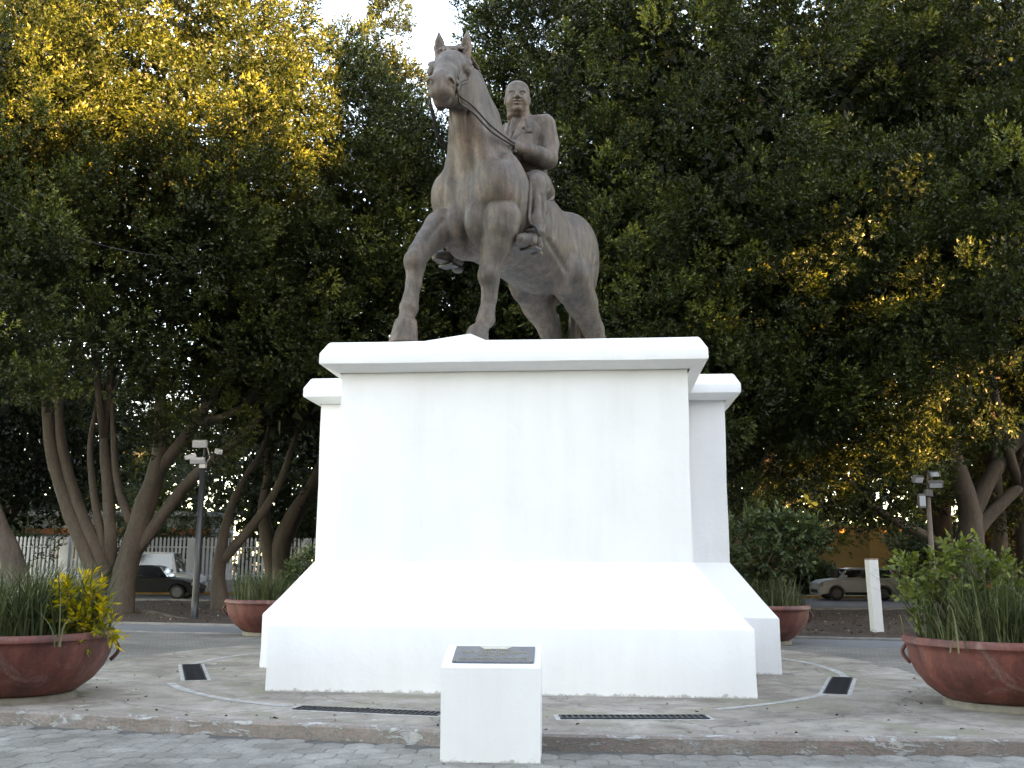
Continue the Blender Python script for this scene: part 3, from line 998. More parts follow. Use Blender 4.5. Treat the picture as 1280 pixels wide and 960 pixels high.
    f.ell((0.730, .17, 0.135), (.074, .070, .030), 0.006)
    f.chain([(0.50, .30, 0.98, .008), (0.53, .27, 0.72, .008)], 0.03, cut=True)
    f.chain([(0.57, -.235, 1.06, .150), (0.68, -.225, 0.99, .138), (0.86, -.20, 0.84, .100), (0.99, -.18, 0.71, .083), (1.035, -.175, 0.64, .076)], 0.012)
    f.ell((1.05, -.175, 0.625), (.084, .077, .090), 0.025)
    f.chain([(1.04, -.175, 0.58, .070), (1.055, -.175, 0.46, .056), (1.085, -.175, 0.34, .055), (1.10, -.175, 0.275, .069)], 0.02)
    f.chain([(1.10, -.175, 0.275, .060), (1.125, -.175, 0.19, .054), (1.13, -.175, 0.16, .064)], 0.02)
    f.cone((1.135, -.175, 0.125), (1.16, -.175, -0.03), .086, .108, 0.004)
    f.ell((1.128, -.175, 0.165), (.080, .076, .032), 0.006)
    f.chain([(0.78, -.13, 1.02, .007), (0.98, -.12, 0.80, .006)], 0.03, cut=True)
    f.chain([(0.80, -.28, 0.83, .007), (0.97, -.235, 0.69, .006)], 0.03, cut=True)
    # hind legs
    for s, dx in ((1, -0.10), (-1, 0.04)):
        f.chain([(-0.50 + dx * .3, s * .20, 0.84, .17), (-0.66 + dx * .6, s * .185, 0.66, .130), (-0.84 + dx, s * .175, 0.47, .086), (-0.89 + dx, s * .175, 0.40, .076)], 0.05)
        f.chain([(-0.97 + dx, s * .175, 0.47, .038), (-0.91 + dx, s * .175, 0.40, .068), (-0.86 + dx, s * .175, 0.28, .054), (-0.83 + dx, s * .175, 0.20, .060)], 0.025)
        f.chain([(-0.83 + dx, s * .175, 0.20, .059), (-0.76 + dx, s * .175, 0.13, .054), (-0.74 + dx, s * .175, 0.10, .058)], 0.02)
        f.cone((-0.74 + dx, s * .175, 0.105), (-0.695 + dx, s * .175, -0.03), .068, .098, 0.012)
        f.chain([(-0.84 + dx, s * .12, 0.60, .034), (-0.96 + dx, s * .165, 0.48, .028)], 0.03)
    # head: x runs from poll to muzzle, z is the brow side
    yaw, dip = R(29), R(32)
    M = np.array(Matrix.Rotation(yaw, 3, 'Z') @ Matrix.Rotation(dip, 3, 'Y'))
    f.frame(HEAD_O, M, HEAD_S)
    f.ell((0.07, 0, -0.045), (0.16, 0.115, 0.128), 0.05)
    f.ell((0.12, 0, 0.015), (0.13, 0.092, 0.075), 0.04)                                   # broad forehead
    f.chain([(0.10, 0, -0.01, .088), (0.24, 0, -0.014, .076), (0.38, 0, -0.030, .066), (0.50, 0, -0.05, .064)], 0.04)
    f.chain([(0.10, 0, -0.15, .082), (0.26, 0, -0.15, .064), (0.46, 0, -0.125, .050)], 0.06)
    f.ell((0.53, 0, -0.075), (0.085, 0.076, 0.075), 0.035)
    f.ell((0.590, 0, -0.105), (0.050, 0.072, 0.052), 0.025)                               # upper lip
    f.ell((0.535, 0, -0.160), (0.050, 0.052, 0.034), 0.03)                               # chin
    for s in SG:
        f.ell((0.16, s * 0.070, -0.135), (0.155, 0.048, 0.125), 0.04)                     # cheek
        f.ell((0.165, s * 0.104, 0.012), (0.062, 0.032, 0.026), 0.016, pitch=0.1, yaw=-s * .25)   # brow
        f.ell((0.198, s * 0.108, -0.022), (0.040, 0.028, 0.034), 0.003)                   # eye
        f.chain([(0.145, s * .130, -0.044, .007), (0.20, s * .138, -0.066, .009), (0.25, s * .114, -0.048, .007)], 0.006, cut=True)
        f.chain([(0.145, s * .134, 0.000, .007), (0.205, s * .138, 0.016, .009), (0.25, s * .114, -0.004, .007)], 0.006, cut=True)
        f.chain([(0.24, s * .088, -0.06, .016), (0.40, s * .072, -0.076, .012)], 0.03)    # face ridge
        f.ell((0.578, s * 0.060, -0.050), (0.034, 0.022, 0.040), 0.014, roll=s * .35)     # nostril wing
        f.ell((0.606, s * 0.064, -0.052), (0.024, 0.010, 0.026), 0.005, yaw=-s * 0.5, roll=s * .35, cut=True)
        f.chain([(0.642, s * .0, -0.146, .009), (0.615, s * .055, -0.150, .009), (0.53, s * .078, -0.140, .008)], 0.008, cut=True)   # mouth
        # ears, upright
        e0 = np.array((-0.01, s * 0.080, 0.060)); ed = np.array((-0.50, s * 0.06, 0.86))
        f.chain([tuple(e0 - ed * .05) + (.030,), tuple(e0 + ed * .045) + (.037,), tuple(e0 + ed * .09) + (.028,), tuple(e0 + ed * .160) + (.004,)], 0.010)
        fw = np.array((0.86, 0, 0.50)) * .031
        f.chain([tuple(e0 + ed * .01 + fw) + (.014,), tuple(e0 + ed * .055 + fw) + (.019,), tuple(e0 + ed * .115 + fw * .75) + (.006,)], 0.006, cut=True)
    # forelock: a few wavy locks between the ears
    rr = random.Random(5)
    for i in range(7):
        y = -0.045 + i * .015
        e = rr.uniform(-.016, .016)
        f.chain([(-0.10, y * .6, 0.075, .018), (-0.04, y * .9 + e, 0.098, .016), (0.01, y * 1.2 - e, 0.100, .013), (0.055 + rr.uniform(-.02, .03), y * 1.9 + e, 0.094, .006)], 0.006)
    f.frame()
    zz = (np.arange(f.n[2]) * f.res + f.lo[2]).astype(np.float32)
    f.F = np.maximum(f.F, -(zz - 0.0)[None, None, :])          # hooves stand flat
    return f.mesh('horse', 1), M

HEAD_O, HEAD_S = (0.80, -0.045, 2.225), 1.22

def sculpt_rider():
    f = Field((-0.46, -0.52, 0.74), (0.62, 0.52, 2.50), 0.0062)
    # torso in a jacket
    f.chain([(-0.10, 0, 1.52, .19), (-0.12, 0, 1.66, .20), (-0.13, 0, 1.84, .205), (-0.15, 0, 1.97, .185)], 0.06, sy=0.95)
    f.ell((-0.13, 0, 1.97), (0.14, 0.235, 0.13), 0.05)
    f.ell((-0.02, 0, 1.70), (0.15, 0.175, 0.2), 0.06)
    f.ell((-0.15, 0, 1.47), (0.20, 0.235, 0.15), 0.05)                                     # jacket skirt
    f.chain([(-0.135, -0.225, 2.080, .046), (-0.13, 0.0, 2.100, .060), (-0.135, 0.225, 2.080, .046)], 0.03)   # padded shoulders
    f.chain([(-0.10, 0, 2.06, .098), (-0.065, 0, 2.16, .094)], 0.015)                        # neck
    for s in (1, -1):
        f.ell((-0.14, s * .222, 2.045), (.078, .066, .072), 0.012)
        f.chain([(-0.14, s * .235, 2.03, .068), (-0.15, s * .255, 1.86, .072), (-0.115, s * .258, 1.735, .075)], 0.015)
        f.ell((-0.11, s * .257, 1.715), (.080, .074, .078), 0.02)
        ho = .055 if s > 0 else 0.0
        f.chain([(-0.11, s * .257, 1.715, .077), (0.03, s * (.195 + ho), 1.700, .074), (0.11, s * (.150 + ho), 1.710, .069)], 0.015)
        f.cone((0.125, s * (.142 + ho), 1.712), (0.152, s * (.124 + ho), 1.715), .054, .053, 0.006)       # shirt cuff
        f.cone((0.088, s * (.162 + ho), 1.709), (0.110, s * (.150 + ho), 1.711), .077, .075, 0.004)
        f.chain([(-0.06, s * .34, 1.80, .008), (-0.01, s * .27, 1.785, .010)], 0.02, cut=True)   # sleeve folds
        f.chain([(-0.12, s * .36, 1.78, .008), (-0.05, s * .34, 1.76, .008)], 0.02, cut=True)
        f.chain([(0.0, s * .30, 1.70, .007), (0.04, s * .25, 1.77, .007)], 0.02, cut=True)
        # fist on the reins: palm and five bent fingers
        hx, hy, hz = 0.205, s * (.092 + ho), 1.722
        f.ell((hx - .012, hy + s * .014, hz), (.058, .040, .055), 0.02, yaw=-s * 0.7)
        for j in range(4):
            z = hz + .038 - j * .026
            r = .0135 - .001 * (j == 3)
            a = (hx + .030, hy + s * .020, z); b = (hx + .050, hy - s * .020, z - .002); c = (hx + .012, hy - s * .036, z - .004)
            f.chain([a + (r,), b + (r,), c + (r * .9,)], 0.004)
        f.chain([(hx - .005, hy + s * .015, hz + .048, .015), (hx + .03, hy - s * .008, hz + .060, .014), (hx + .045, hy - s * .03, hz + .054, .011)], 0.006)
        # legs: thigh over the saddle, shin hanging, shoe
        f.chain([(-0.10, s * .16, 1.44, .145), (0.08, s * .26, 1.42, .118), (0.20, s * .325, 1.365, .098)], 0.05)
        f.chain([(0.21, s * .330, 1.36, .100), (0.235, s * .350, 1.18, .093), (0.265, s * .368, 1.05, .085), (0.28, s * .375, 0.975, .084)], 0.03)
        f.ell((0.285, s * .375, 0.955), (.098, .088, .030), 0.010)                         # trouser hem
        f.chain([(0.29, s * .377, 0.96, .058), (0.29, s * .378, 0.91, .055)], 0.02)
        f.chain([(0.245, s * .377, 0.872, .048), (0.34, s * .382, 0.878, .054), (0.44, s * .390, 0.858, .050), (0.50, s * .394, 0.85, .038)], 0.02)
        f.ell((0.375, s * .384, 0.822), (.17, .054, .012), 0.005)                          # sole
        f.ell((0.245, s * .377, 0.803), (.048, .045, .028), 0.005)                         # heel
        f.chain([(0.36, s * .345, 0.905, .006), (0.36, s * .42, 0.905, .006)], 0.008, cut=True)
        f.chain([(0.10, s * .40, 1.38, .010), (0.20, s * .43, 1.27, .010)], 0.025, cut=True)
        f.chain([(0.31, s * .39, 1.32, .007), (0.33, s * .38, 1.10, .009)], 0.025, cut=True)
        f.chain([(0.20, s * .43, 1.12, .008), (0.27, s * .455, 1.00, .009)], 0.025, cut=True)
        f.chain([(0.26, s * .43, 1.26, .006), (0.27, s * .45, 1.06, .007)], 0.025, cut=True)
        for q in range(3):
            f.chain([(0.16 + .04 * q, s * .25, 1.455 + .01 * q, .009), (0.245 + .03 * q, s * .33, 1.45 - .03 * q, .009)], 0.015, cut=True)
    # jacket front: shirt opening, tie, lapels, closing edge, breast pocket, armholes
    for y in (-.03, -.015, 0, .015, .03):
        f.engrave([(y * 1.4, 2.10), (y * .25, 1.84)], .016, .006, .010)
    f.engrave([(0, 2.075), (0, 2.045)], .024, .004, -.004, cut=False)
    f.engrave([(0, 2.03), (0, 1.84)], .017, .004, -.004, cut=False)
    for s in (1, -1):
        f.engrave([(s * .052, 2.10), (s * .012, 1.82)], .011, .004)
        f.engrave([(s * .088, 2.08), (s * .128, 1.985), (s * .098, 1.972)], .010, .004)
        f.engrave([(s * .098, 1.972), (s * .120, 1.955), (s * .012, 1.81)], .010, .004)
    f.engrave([(.015, 1.64), (.025, 1.52)], .012, .006)
    f.engrave([(.110, 1.925), (.160, 1.935)], .010, .004)
    for s in (1, -1):
        f.engrave([(s * .10, 1.575), (s * .17, 1.585)], .011, .004)
    # head, turned a little towards the plaza
    f.frame((-0.045, 0, 2.175), np.array(Matrix.Rotation(R(33), 3, 'Z') @ Matrix.Rotation(R(5), 3, 'Y')), 1.06)
    f.ell((-0.015, 0, 0.125), (0.112, 0.090, 0.120), 0.03)
    f.ell((0.02, 0, 0.07), (0.090, 0.084, 0.100), 0.04)
    f.ell((0.028, 0, 0.005), (0.066, 0.076, 0.046), 0.03)                                  # jaw
    f.ell((0.080, 0, -0.008), (0.026, 0.036, 0.024), 0.02)                                 # chin
    f.ell((0.000, 0, -0.042), (0.074, 0.084, 0.030), 0.018)                                # double chin
    for s in (1, -1):
        f.ell((0.070, s * .050, 0.052), (.030, .030, .036), 0.025)                         # cheek
        f.ell((0.084, s * .037, 0.129), (.020, .032, .011), 0.012)                         # brow
        x = f.surf_f(s * .036, .106)
        f.ell((x + .003, s * .036, 0.106), (.011, .021, .013), 0.010, cut=True)            # eye socket
        f.ell((x - .011, s * .036, 0.105), (.012, .016, .011), 0.003)                      # eye
    f.chain([(0.094, 0, 0.124, .011), (0.122, 0, 0.080, .017)], 0.010)                     # nose
    for s in (1, -1):
        f.ell((0.110, s * .018, 0.074), (.014, .012, .010), 0.005)
        f.ell((-0.012, s * .093, 0.085), (.023, .014, .038), 0.008)
        f.ell((-0.003, s * .107, 0.088), (.012, .007, .022), 0.005, cut=True)
        f.ell((-0.045, s * .070, 0.125), (.070, .028, .075), 0.010)                        # hair sides
        x = f.surf_f(s * .040, .050)
        f.chain([(f.surf_f(s * .026, .068) + .002, s * .028, 0.066, .005), (x + .002, s * .043, 0.036, .005)], 0.010, cut=True)
    for z, r, lift in ((.047, .008, -.002), (.029, .009, -.002)):                          # lips
        f.chain([(f.surf_f(y, z) + lift, y, z + .10 * abs(y), r * (1 - abs(y) / .05)) for y in (-.028, -.014, 0, .014, .028)], 0.006)
    f.chain([(f.surf_f(y, .038) + .001, y, .038, .0055) for y in (-.032, -.016, 0, .016, .032)], 0.004, cut=True)
    f.chain([(f.surf_f(y, .014) + .003, y, .014, .006) for y in (-.018, 0, .018)], 0.010, cut=True)
    f.ell((-0.040, 0, 0.174), (0.114, 0.094, 0.078), 0.010)
    f.chain([(0.050, -0.05, 0.190, .014), (0.056, 0.0, 0.200, .016), (0.046, 0.055, 0.190, .014)], 0.016)
    for j in range(7):
        y = -0.066 + j * .022
        f.chain([(0.09, y, 0.195, .003), (0.03, y + .008, 0.246, .004), (-0.07, y * 1.1, 0.25, .004)], 0.008, cut=True)
    f.frame()
    return f.mesh('rider', 1)

def strand(mb, pts, r0, r1, n=6):
    N = len(pts)
    mb.tube(pts, [r0 + (r1 - r0) * (i / (N - 1)) ** 1.5 for i in range(N)], n)

def build_statue():
    root = empty('equestrian_statue', STATUE_O)
    root.rotation_euler = (0, 0, -math.pi / 2 - STATUE_A)
    root.scale = (STATUE_S,) * 3
    tag(root, 'brown bronze statue of a man in a suit riding a horse on the white pedestal', 'statue')
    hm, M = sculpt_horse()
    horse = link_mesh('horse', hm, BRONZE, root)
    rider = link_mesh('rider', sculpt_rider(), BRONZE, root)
    rider.location.y = -0.02
    tag(rider, 'rider in suit and tie with both hands on the reins')
    Mh = Matrix([list(r) for r in M]); Oh = Vector(HEAD_O)
    H = lambda x, y, z: Oh + Mh @ Vector((x, y, z)) * HEAD_S
    rr = random.Random(3)
    # mane on the crest, forelock, tail
    mane = MB()
    crest = [(0.06, 1.625), (0.20, 1.79), (0.34, 1.965), (0.47, 2.13), (0.60, 2.28), (0.70, 2.33)]
    for i in range(34):
        t = i / 33 * (len(crest) - 1)
        k = min(int(t), len(crest) - 2); u = t - k
        x = crest[k][0] * (1 - u) + crest[k + 1][0] * u; z = crest[k][1] * (1 - u) + crest[k + 1][1] * u
        pts = []
        for j in range(6):
            s = j / 5
            pts.append((x + .05 * s + .015 * math.sin(3 * s + i), -(0.03 + 0.10 * s ** .6 + .012 * math.sin(2 * i + 4 * s)), z + .02 - 0.27 * s * s - .02 * s))
        strand(mane, pts, .026, .006)
        strand(mane, [(x, .035 - .05 * q, z - .015 + .035 * math.sin(q * math.pi)) for q in (0, .35, .7, 1)], .018, .014)
    mane.build('mane', BRONZE, horse, True)
    tl = MB()
    for i in range(26):
        a = i / 26 * 2 * math.pi; q = rr.uniform(.2, 1)
        ox, oy = math.cos(a) * .06 * q, math.sin(a) * .07 * q
        pts = [(-0.86 + ox * .3, oy * .4, 1.27), (-0.97 + ox * .6, oy * .7, 1.16), (-1.02 + ox, oy, .9), (-1.00 + ox * 1.3, oy * 1.3 + .01 * math.sin(i), .6),
               (-0.97 + ox * 1.1, oy * 1.2, .36), (-0.93 + ox * .3, oy * .4, .14)]
        strand(tl, pts, .034, .008)
    tl.build('tail', BRONZE, horse, True)
    # bridle and reins
    br = MB()
    def ring(x, ry, zt, zb, r=.008, nseg=20):
        pts = []
        for i in range(nseg + 1):
            a = 2 * math.pi * i / nseg
            pts.append(H(x + .02 * (1 - math.sin(a)) * .5, ry * math.cos(a), (zt + zb) / 2 + (zt - zb) / 2 * math.sin(a)))
        br.tube(pts, r, 6)
    ring(0.37, 0.076, 0.042, -0.175, .010)
    ring(0.045, 0.122, 0.088, -0.20, .009)
    for s in (1, -1):
        br.tube([H(0.0, s * .105, 0.05), H(0.08, s * .122, -0.05), H(0.22, s * .112, -0.085), H(0.37, s * .082, -0.085), H(0.465, s * .078, -0.112)], .009, 6)
        pts = [H(0.475 + .026 * math.cos(a), s * .085, -0.118 + .026 * math.sin(a)) for a in [2 * math.pi * i / 12 for i in range(13)]]
        br.tube(pts, .007, 6)
        br.tube([H(0.475, s * .085, -0.15), H(0.46, s * .088, -0.21)], .009, 6)
    br.build('bridle', BRONZE, horse, True)
    for s in (1, -1):
        rn = MB()
        hand = Vector((0.235, s * (.075 + (.055 if s > 0 else 0)), 1.735))
        for d in (0, 1):
            a = H(0.478, s * .090, -0.14 - .045 * d)
            k1 = (0.93, .235, 1.77 - .05 * d, .0085) if s > 0 else (0.97, -.085, 1.76 - .05 * d, .0085)
            P = [tuple(a) + (.0085,), k1, (0.70, s * .232, 1.71 - .045 * d, .0085), (0.46, s * .215, 1.70 - .03 * d, .0085),
                 (0.31, s * .185, 1.715 - .02 * d, .0085), tuple(hand - Vector((0, 0, .02 * d))) + (.0085,)]
            Q = curve_pts(P, 5)
            rn.tube([tuple(q[:3]) for q in Q], .0088, 6)
        rn.build('reins', DARK_BRONZE, horse, True)
    loop = MB()
    loop.tube([(0.24, .13, 1.70), (0.30, .15, 1.62), (0.30, .11, 1.58), (0.27, .06, 1.62), (0.24, .0, 1.69)], .008, 6)
    loop.build('rein_slack', DARK_BRONZE, horse, True)
    # saddle, stirrup leathers, stirrups
    sd = MB()
    rings = []
    for i in range(13):
        t = i / 12
        x = 0.24 - .36 * t
        zc = 1.535 + .05 * (2 * t - 1) ** 4
        pts = []
        for j in range(13):
            a = math.pi * (j / 12)
            pts.append((x, .29 * math.cos(a), zc - .20 + .205 * math.sin(a)))
        pts += [(x, -.26, zc - .22), (x, .26, zc - .22)]
        rings.append(pts)
    sd.loft(rings)
    auto_smooth(sd.build('saddle', BRONZE, root), 50)
    for s in (1, -1):
        st = MB()
        st.tube([(0.26, s * .32, 1.42), (0.335, s * .355, 1.25), (0.36, s * .36, 1.05), (0.37, s * .385, 0.985)], .014, 6, sq=2.0)
        st.build('stirrup_leather', BRONZE, root, True)
        st = MB()
        a = [2 * math.pi * i / 16 for i in range(17)]
        st.tube([(0.375, s * (.386 + .074 * math.cos(q)), max(.803, 0.885 + .105 * math.sin(q))) for q in a], .013, 6)
        st.box((0.375, s * .386, .798), (.09, .14, .022), bev=.006)
        st.build('stirrup', DARK_BRONZE, root, True)
    return root

STATUE = build_statue()
# ------------------------------------------------------------------ trees
def leaf_material(name, dark, mid, light, young, transl=0.25):
    m, n, l, b, out = mat_new(name)
    at = n.new('ShaderNodeAttribute'); at.attribute_name = 'tint'
    r = ramp(n, l, at.outputs['Fac'], [(0.0, dark), (0.45, mid), (0.8, light), (1.0, young)])
    l.new(r.outputs[0], b.inputs['Base Color'])
    b.inputs['Roughness'].default_value = 0.42
    b.inputs['Specular IOR Level'].default_value = 0.3
    tr = n.new('ShaderNodeBsdfTranslucent')
    mx = n.new('ShaderNodeMixShader'); mx.inputs[0].default_value = transl
    hs = n.new('ShaderNodeHueSaturation'); hs.inputs['Saturation'].default_value = 1.15; hs.inputs['Value'].default_value = 1.5
    l.new(r.outputs[0], hs.inputs['Color']); l.new(hs.outputs[0], tr.inputs['Color'])
    l.new(b.outputs[0], mx.inputs[1]); l.new(tr.outputs[0], mx.inputs[2])
    l.new(mx.outputs[0], out.inputs['Surface'])
    return m
def bark_material(name, c0, c1):
    m, n, l, b, out = mat_new(name)
    a = nz(n, l, 3.0, 7, 0.65, sx=(1, 1, 0.25)); d = nz(n, l, 22, 6, 0.7, sx=(1, 1, 0.4))
    r = ramp(n, l, a.outputs[0], [(0.3, c0), (0.7, c1)])
    r2 = ramp(n, l, d.outputs[0], [(0.3, (0.6,) * 3), (0.7, (1.25,) * 3)])
    l.new(mixc(n, l, 0.8, r.outputs[0], r2.outputs[0], 'MULTIPLY'), b.inputs['Base Color'])
    b.inputs['Roughness'].default_value = 0.85
    bump(n, l, d.outputs[0], b, 0.6, 0.03)
    return m
M_LEAF = leaf_material('laurel_leaf', (0.006, 0.0095, 0.0028), (0.0155, 0.024, 0.006), (0.048, 0.065, 0.015), (0.15, 0.160, 0.034), .32)
M_BARK = bark_material('grey_brown_bark', (0.048, 0.037, 0.028), (0.105, 0.084, 0.066))

def unit(v):
    return v / np.maximum(np.linalg.norm(v, axis=-1, keepdims=True), 1e-9)
def leaves_at(base, axis, length, width, fold, g, tri=False):
    """rhombic leaves: base point, direction, size -> (4n,3) vertices"""
    n = len(base)
    side = unit(np.cross(axis, unit(g.normal(size=(n, 3)) + np.array((0, 0, .6)))))
    nrm = np.cross(side, axis)
    L = length[:, None]; W = width[:, None]
    a = base
    t = base + axis * L - nrm * L * .10
    if tri:
        s0 = base + axis * L * .22 + side * W * .5 + nrm * W * fold
        s1 = base + axis * L * .22 - side * W * .5 + nrm * W * fold
        return np.stack([s0, t, s1], 1).reshape(-1, 3)
    s0 = base + axis * L * .48 + side * W * .5 + nrm * W * fold
    s1 = base + axis * L * .48 - side * W * .5 + nrm * W * fold
    return np.stack([a, s0, t, s1], 1).reshape(-1, 3)
def make_boughs(centres, radii, squash, seed, shoots=230, per=9, L=0.15, W=0.068, crown_c=None):
    """each bough is a lobe carrying leafy tufts on its outer and upper side; each tuft is a cone of shoots"""
    g = np.random.default_rng(seed)
    VV, TT = [], []
    for c, r in zip(centres, radii):
        c = np.asarray(c, float)
        nt = max(8, int(shoots / 230 * 26 * (r / 1.6) ** 1.9))
        d = unit(g.normal(size=(nt * 4, 3)))
        if crown_c is not None:
            o = unit((c - np.asarray(crown_c)) * np.array((1, 1, .6)))
            sc = d @ o + .55 * d[:, 2] + g.random(len(d)) * .5
            d = d[sc > -.05]
        keep = []                                            # spread tufts apart
        for q in d:
            if all(q @ k < math.cos(.30 if r > 1.4 else .42) for k in keep):
                keep.append(q)
            if len(keep) >= nt:
                break
        d = np.array(keep)
        nt = len(d)
        rad = r * (.86 + .22 * g.random(nt)) * (1 - .25 * np.clip(-d[:, 2], 0, 1))
        tc = c + d * rad[:, None] * np.array((1, 1, squash))
        tax = unit(d * .8 + np.array((0, 0, .75)) + g.normal(size=d.shape) * .22)
        trad = .30 + .22 * g.random(nt) + .05 * r
        ttint = np.clip(g.normal(size=nt) * .16 + .34 + g.normal() * .09, 0, .8)
        m = per                                              # shoots per tuft
        u = g.random((nt, m)) ** .8
        side = unit(np.cross(np.repeat(tax[:, None], m, 1), g.normal(size=(nt, m, 3))))
        p = tc[:, None] + tax[:, None] * ((u - .35) * 1.5 * trad[:, None])[..., None] + side * ((1.05 - .85 * u) * trad[:, None] * (.35 + .65 * g.random((nt, m))))[..., None]
        ax = unit(tax[:, None] * (.55 + .5 * u[..., None]) + side * (1.0 - .6 * u[..., None]) + g.normal(size=p.shape) * .15)
        p = p.reshape(-1, 3); ax = ax.reshape(-1, 3)
        tn = np.repeat(ttint, m) + .12 * u.ravel()
        n = len(p); k = 9
        uu = np.tile(np.linspace(0, 1, k), n)
        P = np.repeat(p, k, 0) + np.repeat(ax, k, 0) * (uu * .24)[:, None]
        X = np.repeat(ax, k, 0)
        rnd = unit(np.cross(X, g.normal(size=X.shape)))
        dirs = unit(X * (.5 + .55 * uu)[:, None] + rnd * (1.05 - .75 * uu)[:, None] + np.array((0, 0, -.10)))
        ln = L * (.7 + .55 * g.random(n * k)); wd = W * (.7 + .55 * g.random(n * k))
        VV.append(leaves_at(P, dirs, ln, wd, .16, g, True))
        TT.append(np.repeat(np.clip(np.repeat(tn, k) + .22 * uu + g.normal(size=n * k) * .11, 0, 1), 3))
    return np.concatenate(VV), np.concatenate(TT)
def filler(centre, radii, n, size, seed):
    """oversized dark leaves added inside the crown to block light from the sky"""
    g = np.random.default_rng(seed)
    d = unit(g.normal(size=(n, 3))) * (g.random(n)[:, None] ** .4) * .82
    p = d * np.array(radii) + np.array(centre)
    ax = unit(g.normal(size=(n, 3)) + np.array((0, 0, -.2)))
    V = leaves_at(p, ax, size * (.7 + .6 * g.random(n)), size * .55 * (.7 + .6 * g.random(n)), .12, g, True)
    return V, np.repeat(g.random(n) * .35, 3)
def leaf_mesh(name, V, T, mat, tri=False):
    me = np_mesh(name, V, tris=np.arange(len(V)).reshape(-1, 3)) if tri else np_mesh(name, V, quads=np.arange(len(V)).reshape(-1, 4))
    add_attr(me, 'tint', T)
    me.materials.append(mat)
    return me
def crown_boughs(c, r, n, rmin, rmax, seed, zmin=-1.0, front=0.88):
    """bough centres scattered near the skin of an ellipsoid, denser on the plaza side"""
    g = np.random.default_rng(seed)
    out_, rad = [], []
    tries = 0
    while len(out_) < n and tries < 12000:
        tries += 1
        d = unit(g.normal(size=3))
        if d[2] < zmin or (d[1] > .30 and g.random() < front):
            continue
        q = np.array(c) + d * np.array(r) * (0.74 + .34 * g.random()) * (1 + .12 * math.sin(5 * d[0] + seed) + .10 * math.sin(6 * d[2] + 2 * seed))
        rr_ = rmin + (rmax - rmin) * g.random()
        if all(np.linalg.norm((q - o) * np.array((1, 1, 1.1))) > .80 * (rr_ + p) for o, p in zip(out_, rad)):
            out_.append(q); rad.append(rr_)
    return out_, rad

def limb(mb, pts, n=10, sub=5, wob_=0.03):
    Q = curve_pts(pts, sub)
    pp, rr_ = [], []
    for q in Q:
        v = Vector(q[:3])
        r = max(.012, q[3])
        w = Vector((mnoise.noise(v * 1.1), mnoise.noise(v * 1.1 + Vector((5, 5, 5))), 0)) * wob_
        pp.append(v + w); rr_.append(r * (1 + .10 * mnoise.noise(v * 2.3 + Vector((1, 8, 3)))))
    mb.tube(pp, rr_, n)
def px_limb(mb, Y, pts, foot=False, n=10):
    """pts: (x, y, radius, dY) in photo pixels at distance Y"""
    P = []
    for q in pts:
        p = pix(q[0], q[1], Y=Y + (q[3] if len(q) > 3 else 0))
        P.append((p.x, p.y, p.z, q[2]))
    if foot:
        x, y, z, r = P[0]
        P = [(x, y, 0.0 - .1, r * 1.75), (x, y, 0.22, r * 1.25)] + [p for p in P if p[2] > .6]
    limb(mb, P, n)
    return P[-1]
def twigs(mb, start, crown_c, crown_r, n, seed, r0=.13):
    """branches reaching from a fork out into the crown"""
    g = random.Random(seed)
    for i in range(n):
        a = g.uniform(0, 2 * math.pi); e = g.uniform(.1, 1.2)
        t = Vector((crown_c[0] + crown_r[0] * .75 * math.cos(a) * math.cos(e), crown_c[1] + crown_r[1] * .75 * math.sin(a) * math.cos(e), crown_c[2] + crown_r[2] * .7 * math.sin(e)))
        s = Vector(start)
        m1 = s.lerp(t, .35) + Vector((g.uniform(-.5, .5), g.uniform(-.5, .5), .6)); m2 = s.lerp(t, .7) + Vector((g.uniform(-.5, .5), g.uniform(-.5, .5), .4))
        limb(mb, [tuple(s) + (r0,), tuple(m1) + (r0 * .75,), tuple(m2) + (r0 * .5,), tuple(t) + (r0 * .2,)], 6, 4)

def tree(name, label, Y, stems, crown_c, crown_r, nb, rmin, rmax, seed, extra=(), shoots=230, per=30, fill=4000, group='laurel trees behind the monument', ntwig=9, zmin=-1.0, L=.118, W=.058):
    base = pix(stems[0][0][0], stems[0][0][1], Y=Y)
    root = empty(name, (base.x, base.y, 0))
    tag(root, label, 'tree', group)
    off = np.array((base.x, base.y, 0))
    mb = MB()
    last = None
    for k, st in enumerate(stems):
        e = px_limb(mb, Y, st, foot=(len(st[0]) > 4 or k == 0))
        last = last or e
        twigs(mb, e[:3], crown_c, crown_r, max(2, ntwig // len(stems)), seed + k, max(.06, e[3] * .98))
    mb.v = [(x - off[0], y - off[1], z) for x, y, z in mb.v]
    t = mb.build('trunk', M_BARK, root, True, recalc=False)
    cs, rs = crown_boughs(crown_c, crown_r, nb, rmin, rmax, seed, zmin)
    for (ex, ey, ez, er) in extra:
        cs.append(np.array((ex, ey, ez))); rs.append(er)
    V, T = make_boughs(cs, rs, 1.05, seed + 50, shoots, per, L, W, crown_c)
    if fill:
        V2, T2 = filler(crown_c, crown_r, fill * 2, .42, seed + 90)
        V = np.concatenate([V, V2]); T = np.concatenate([T, T2])
    me = leaf_mesh('crown', V - off, T, M_LEAF, True)
    link_mesh('crown', me, None, root)
    return root

def PX(x, y, Y, r):
    p = pix(x, y, Y=Y)
    return (p.x, p.y, p.z, r)

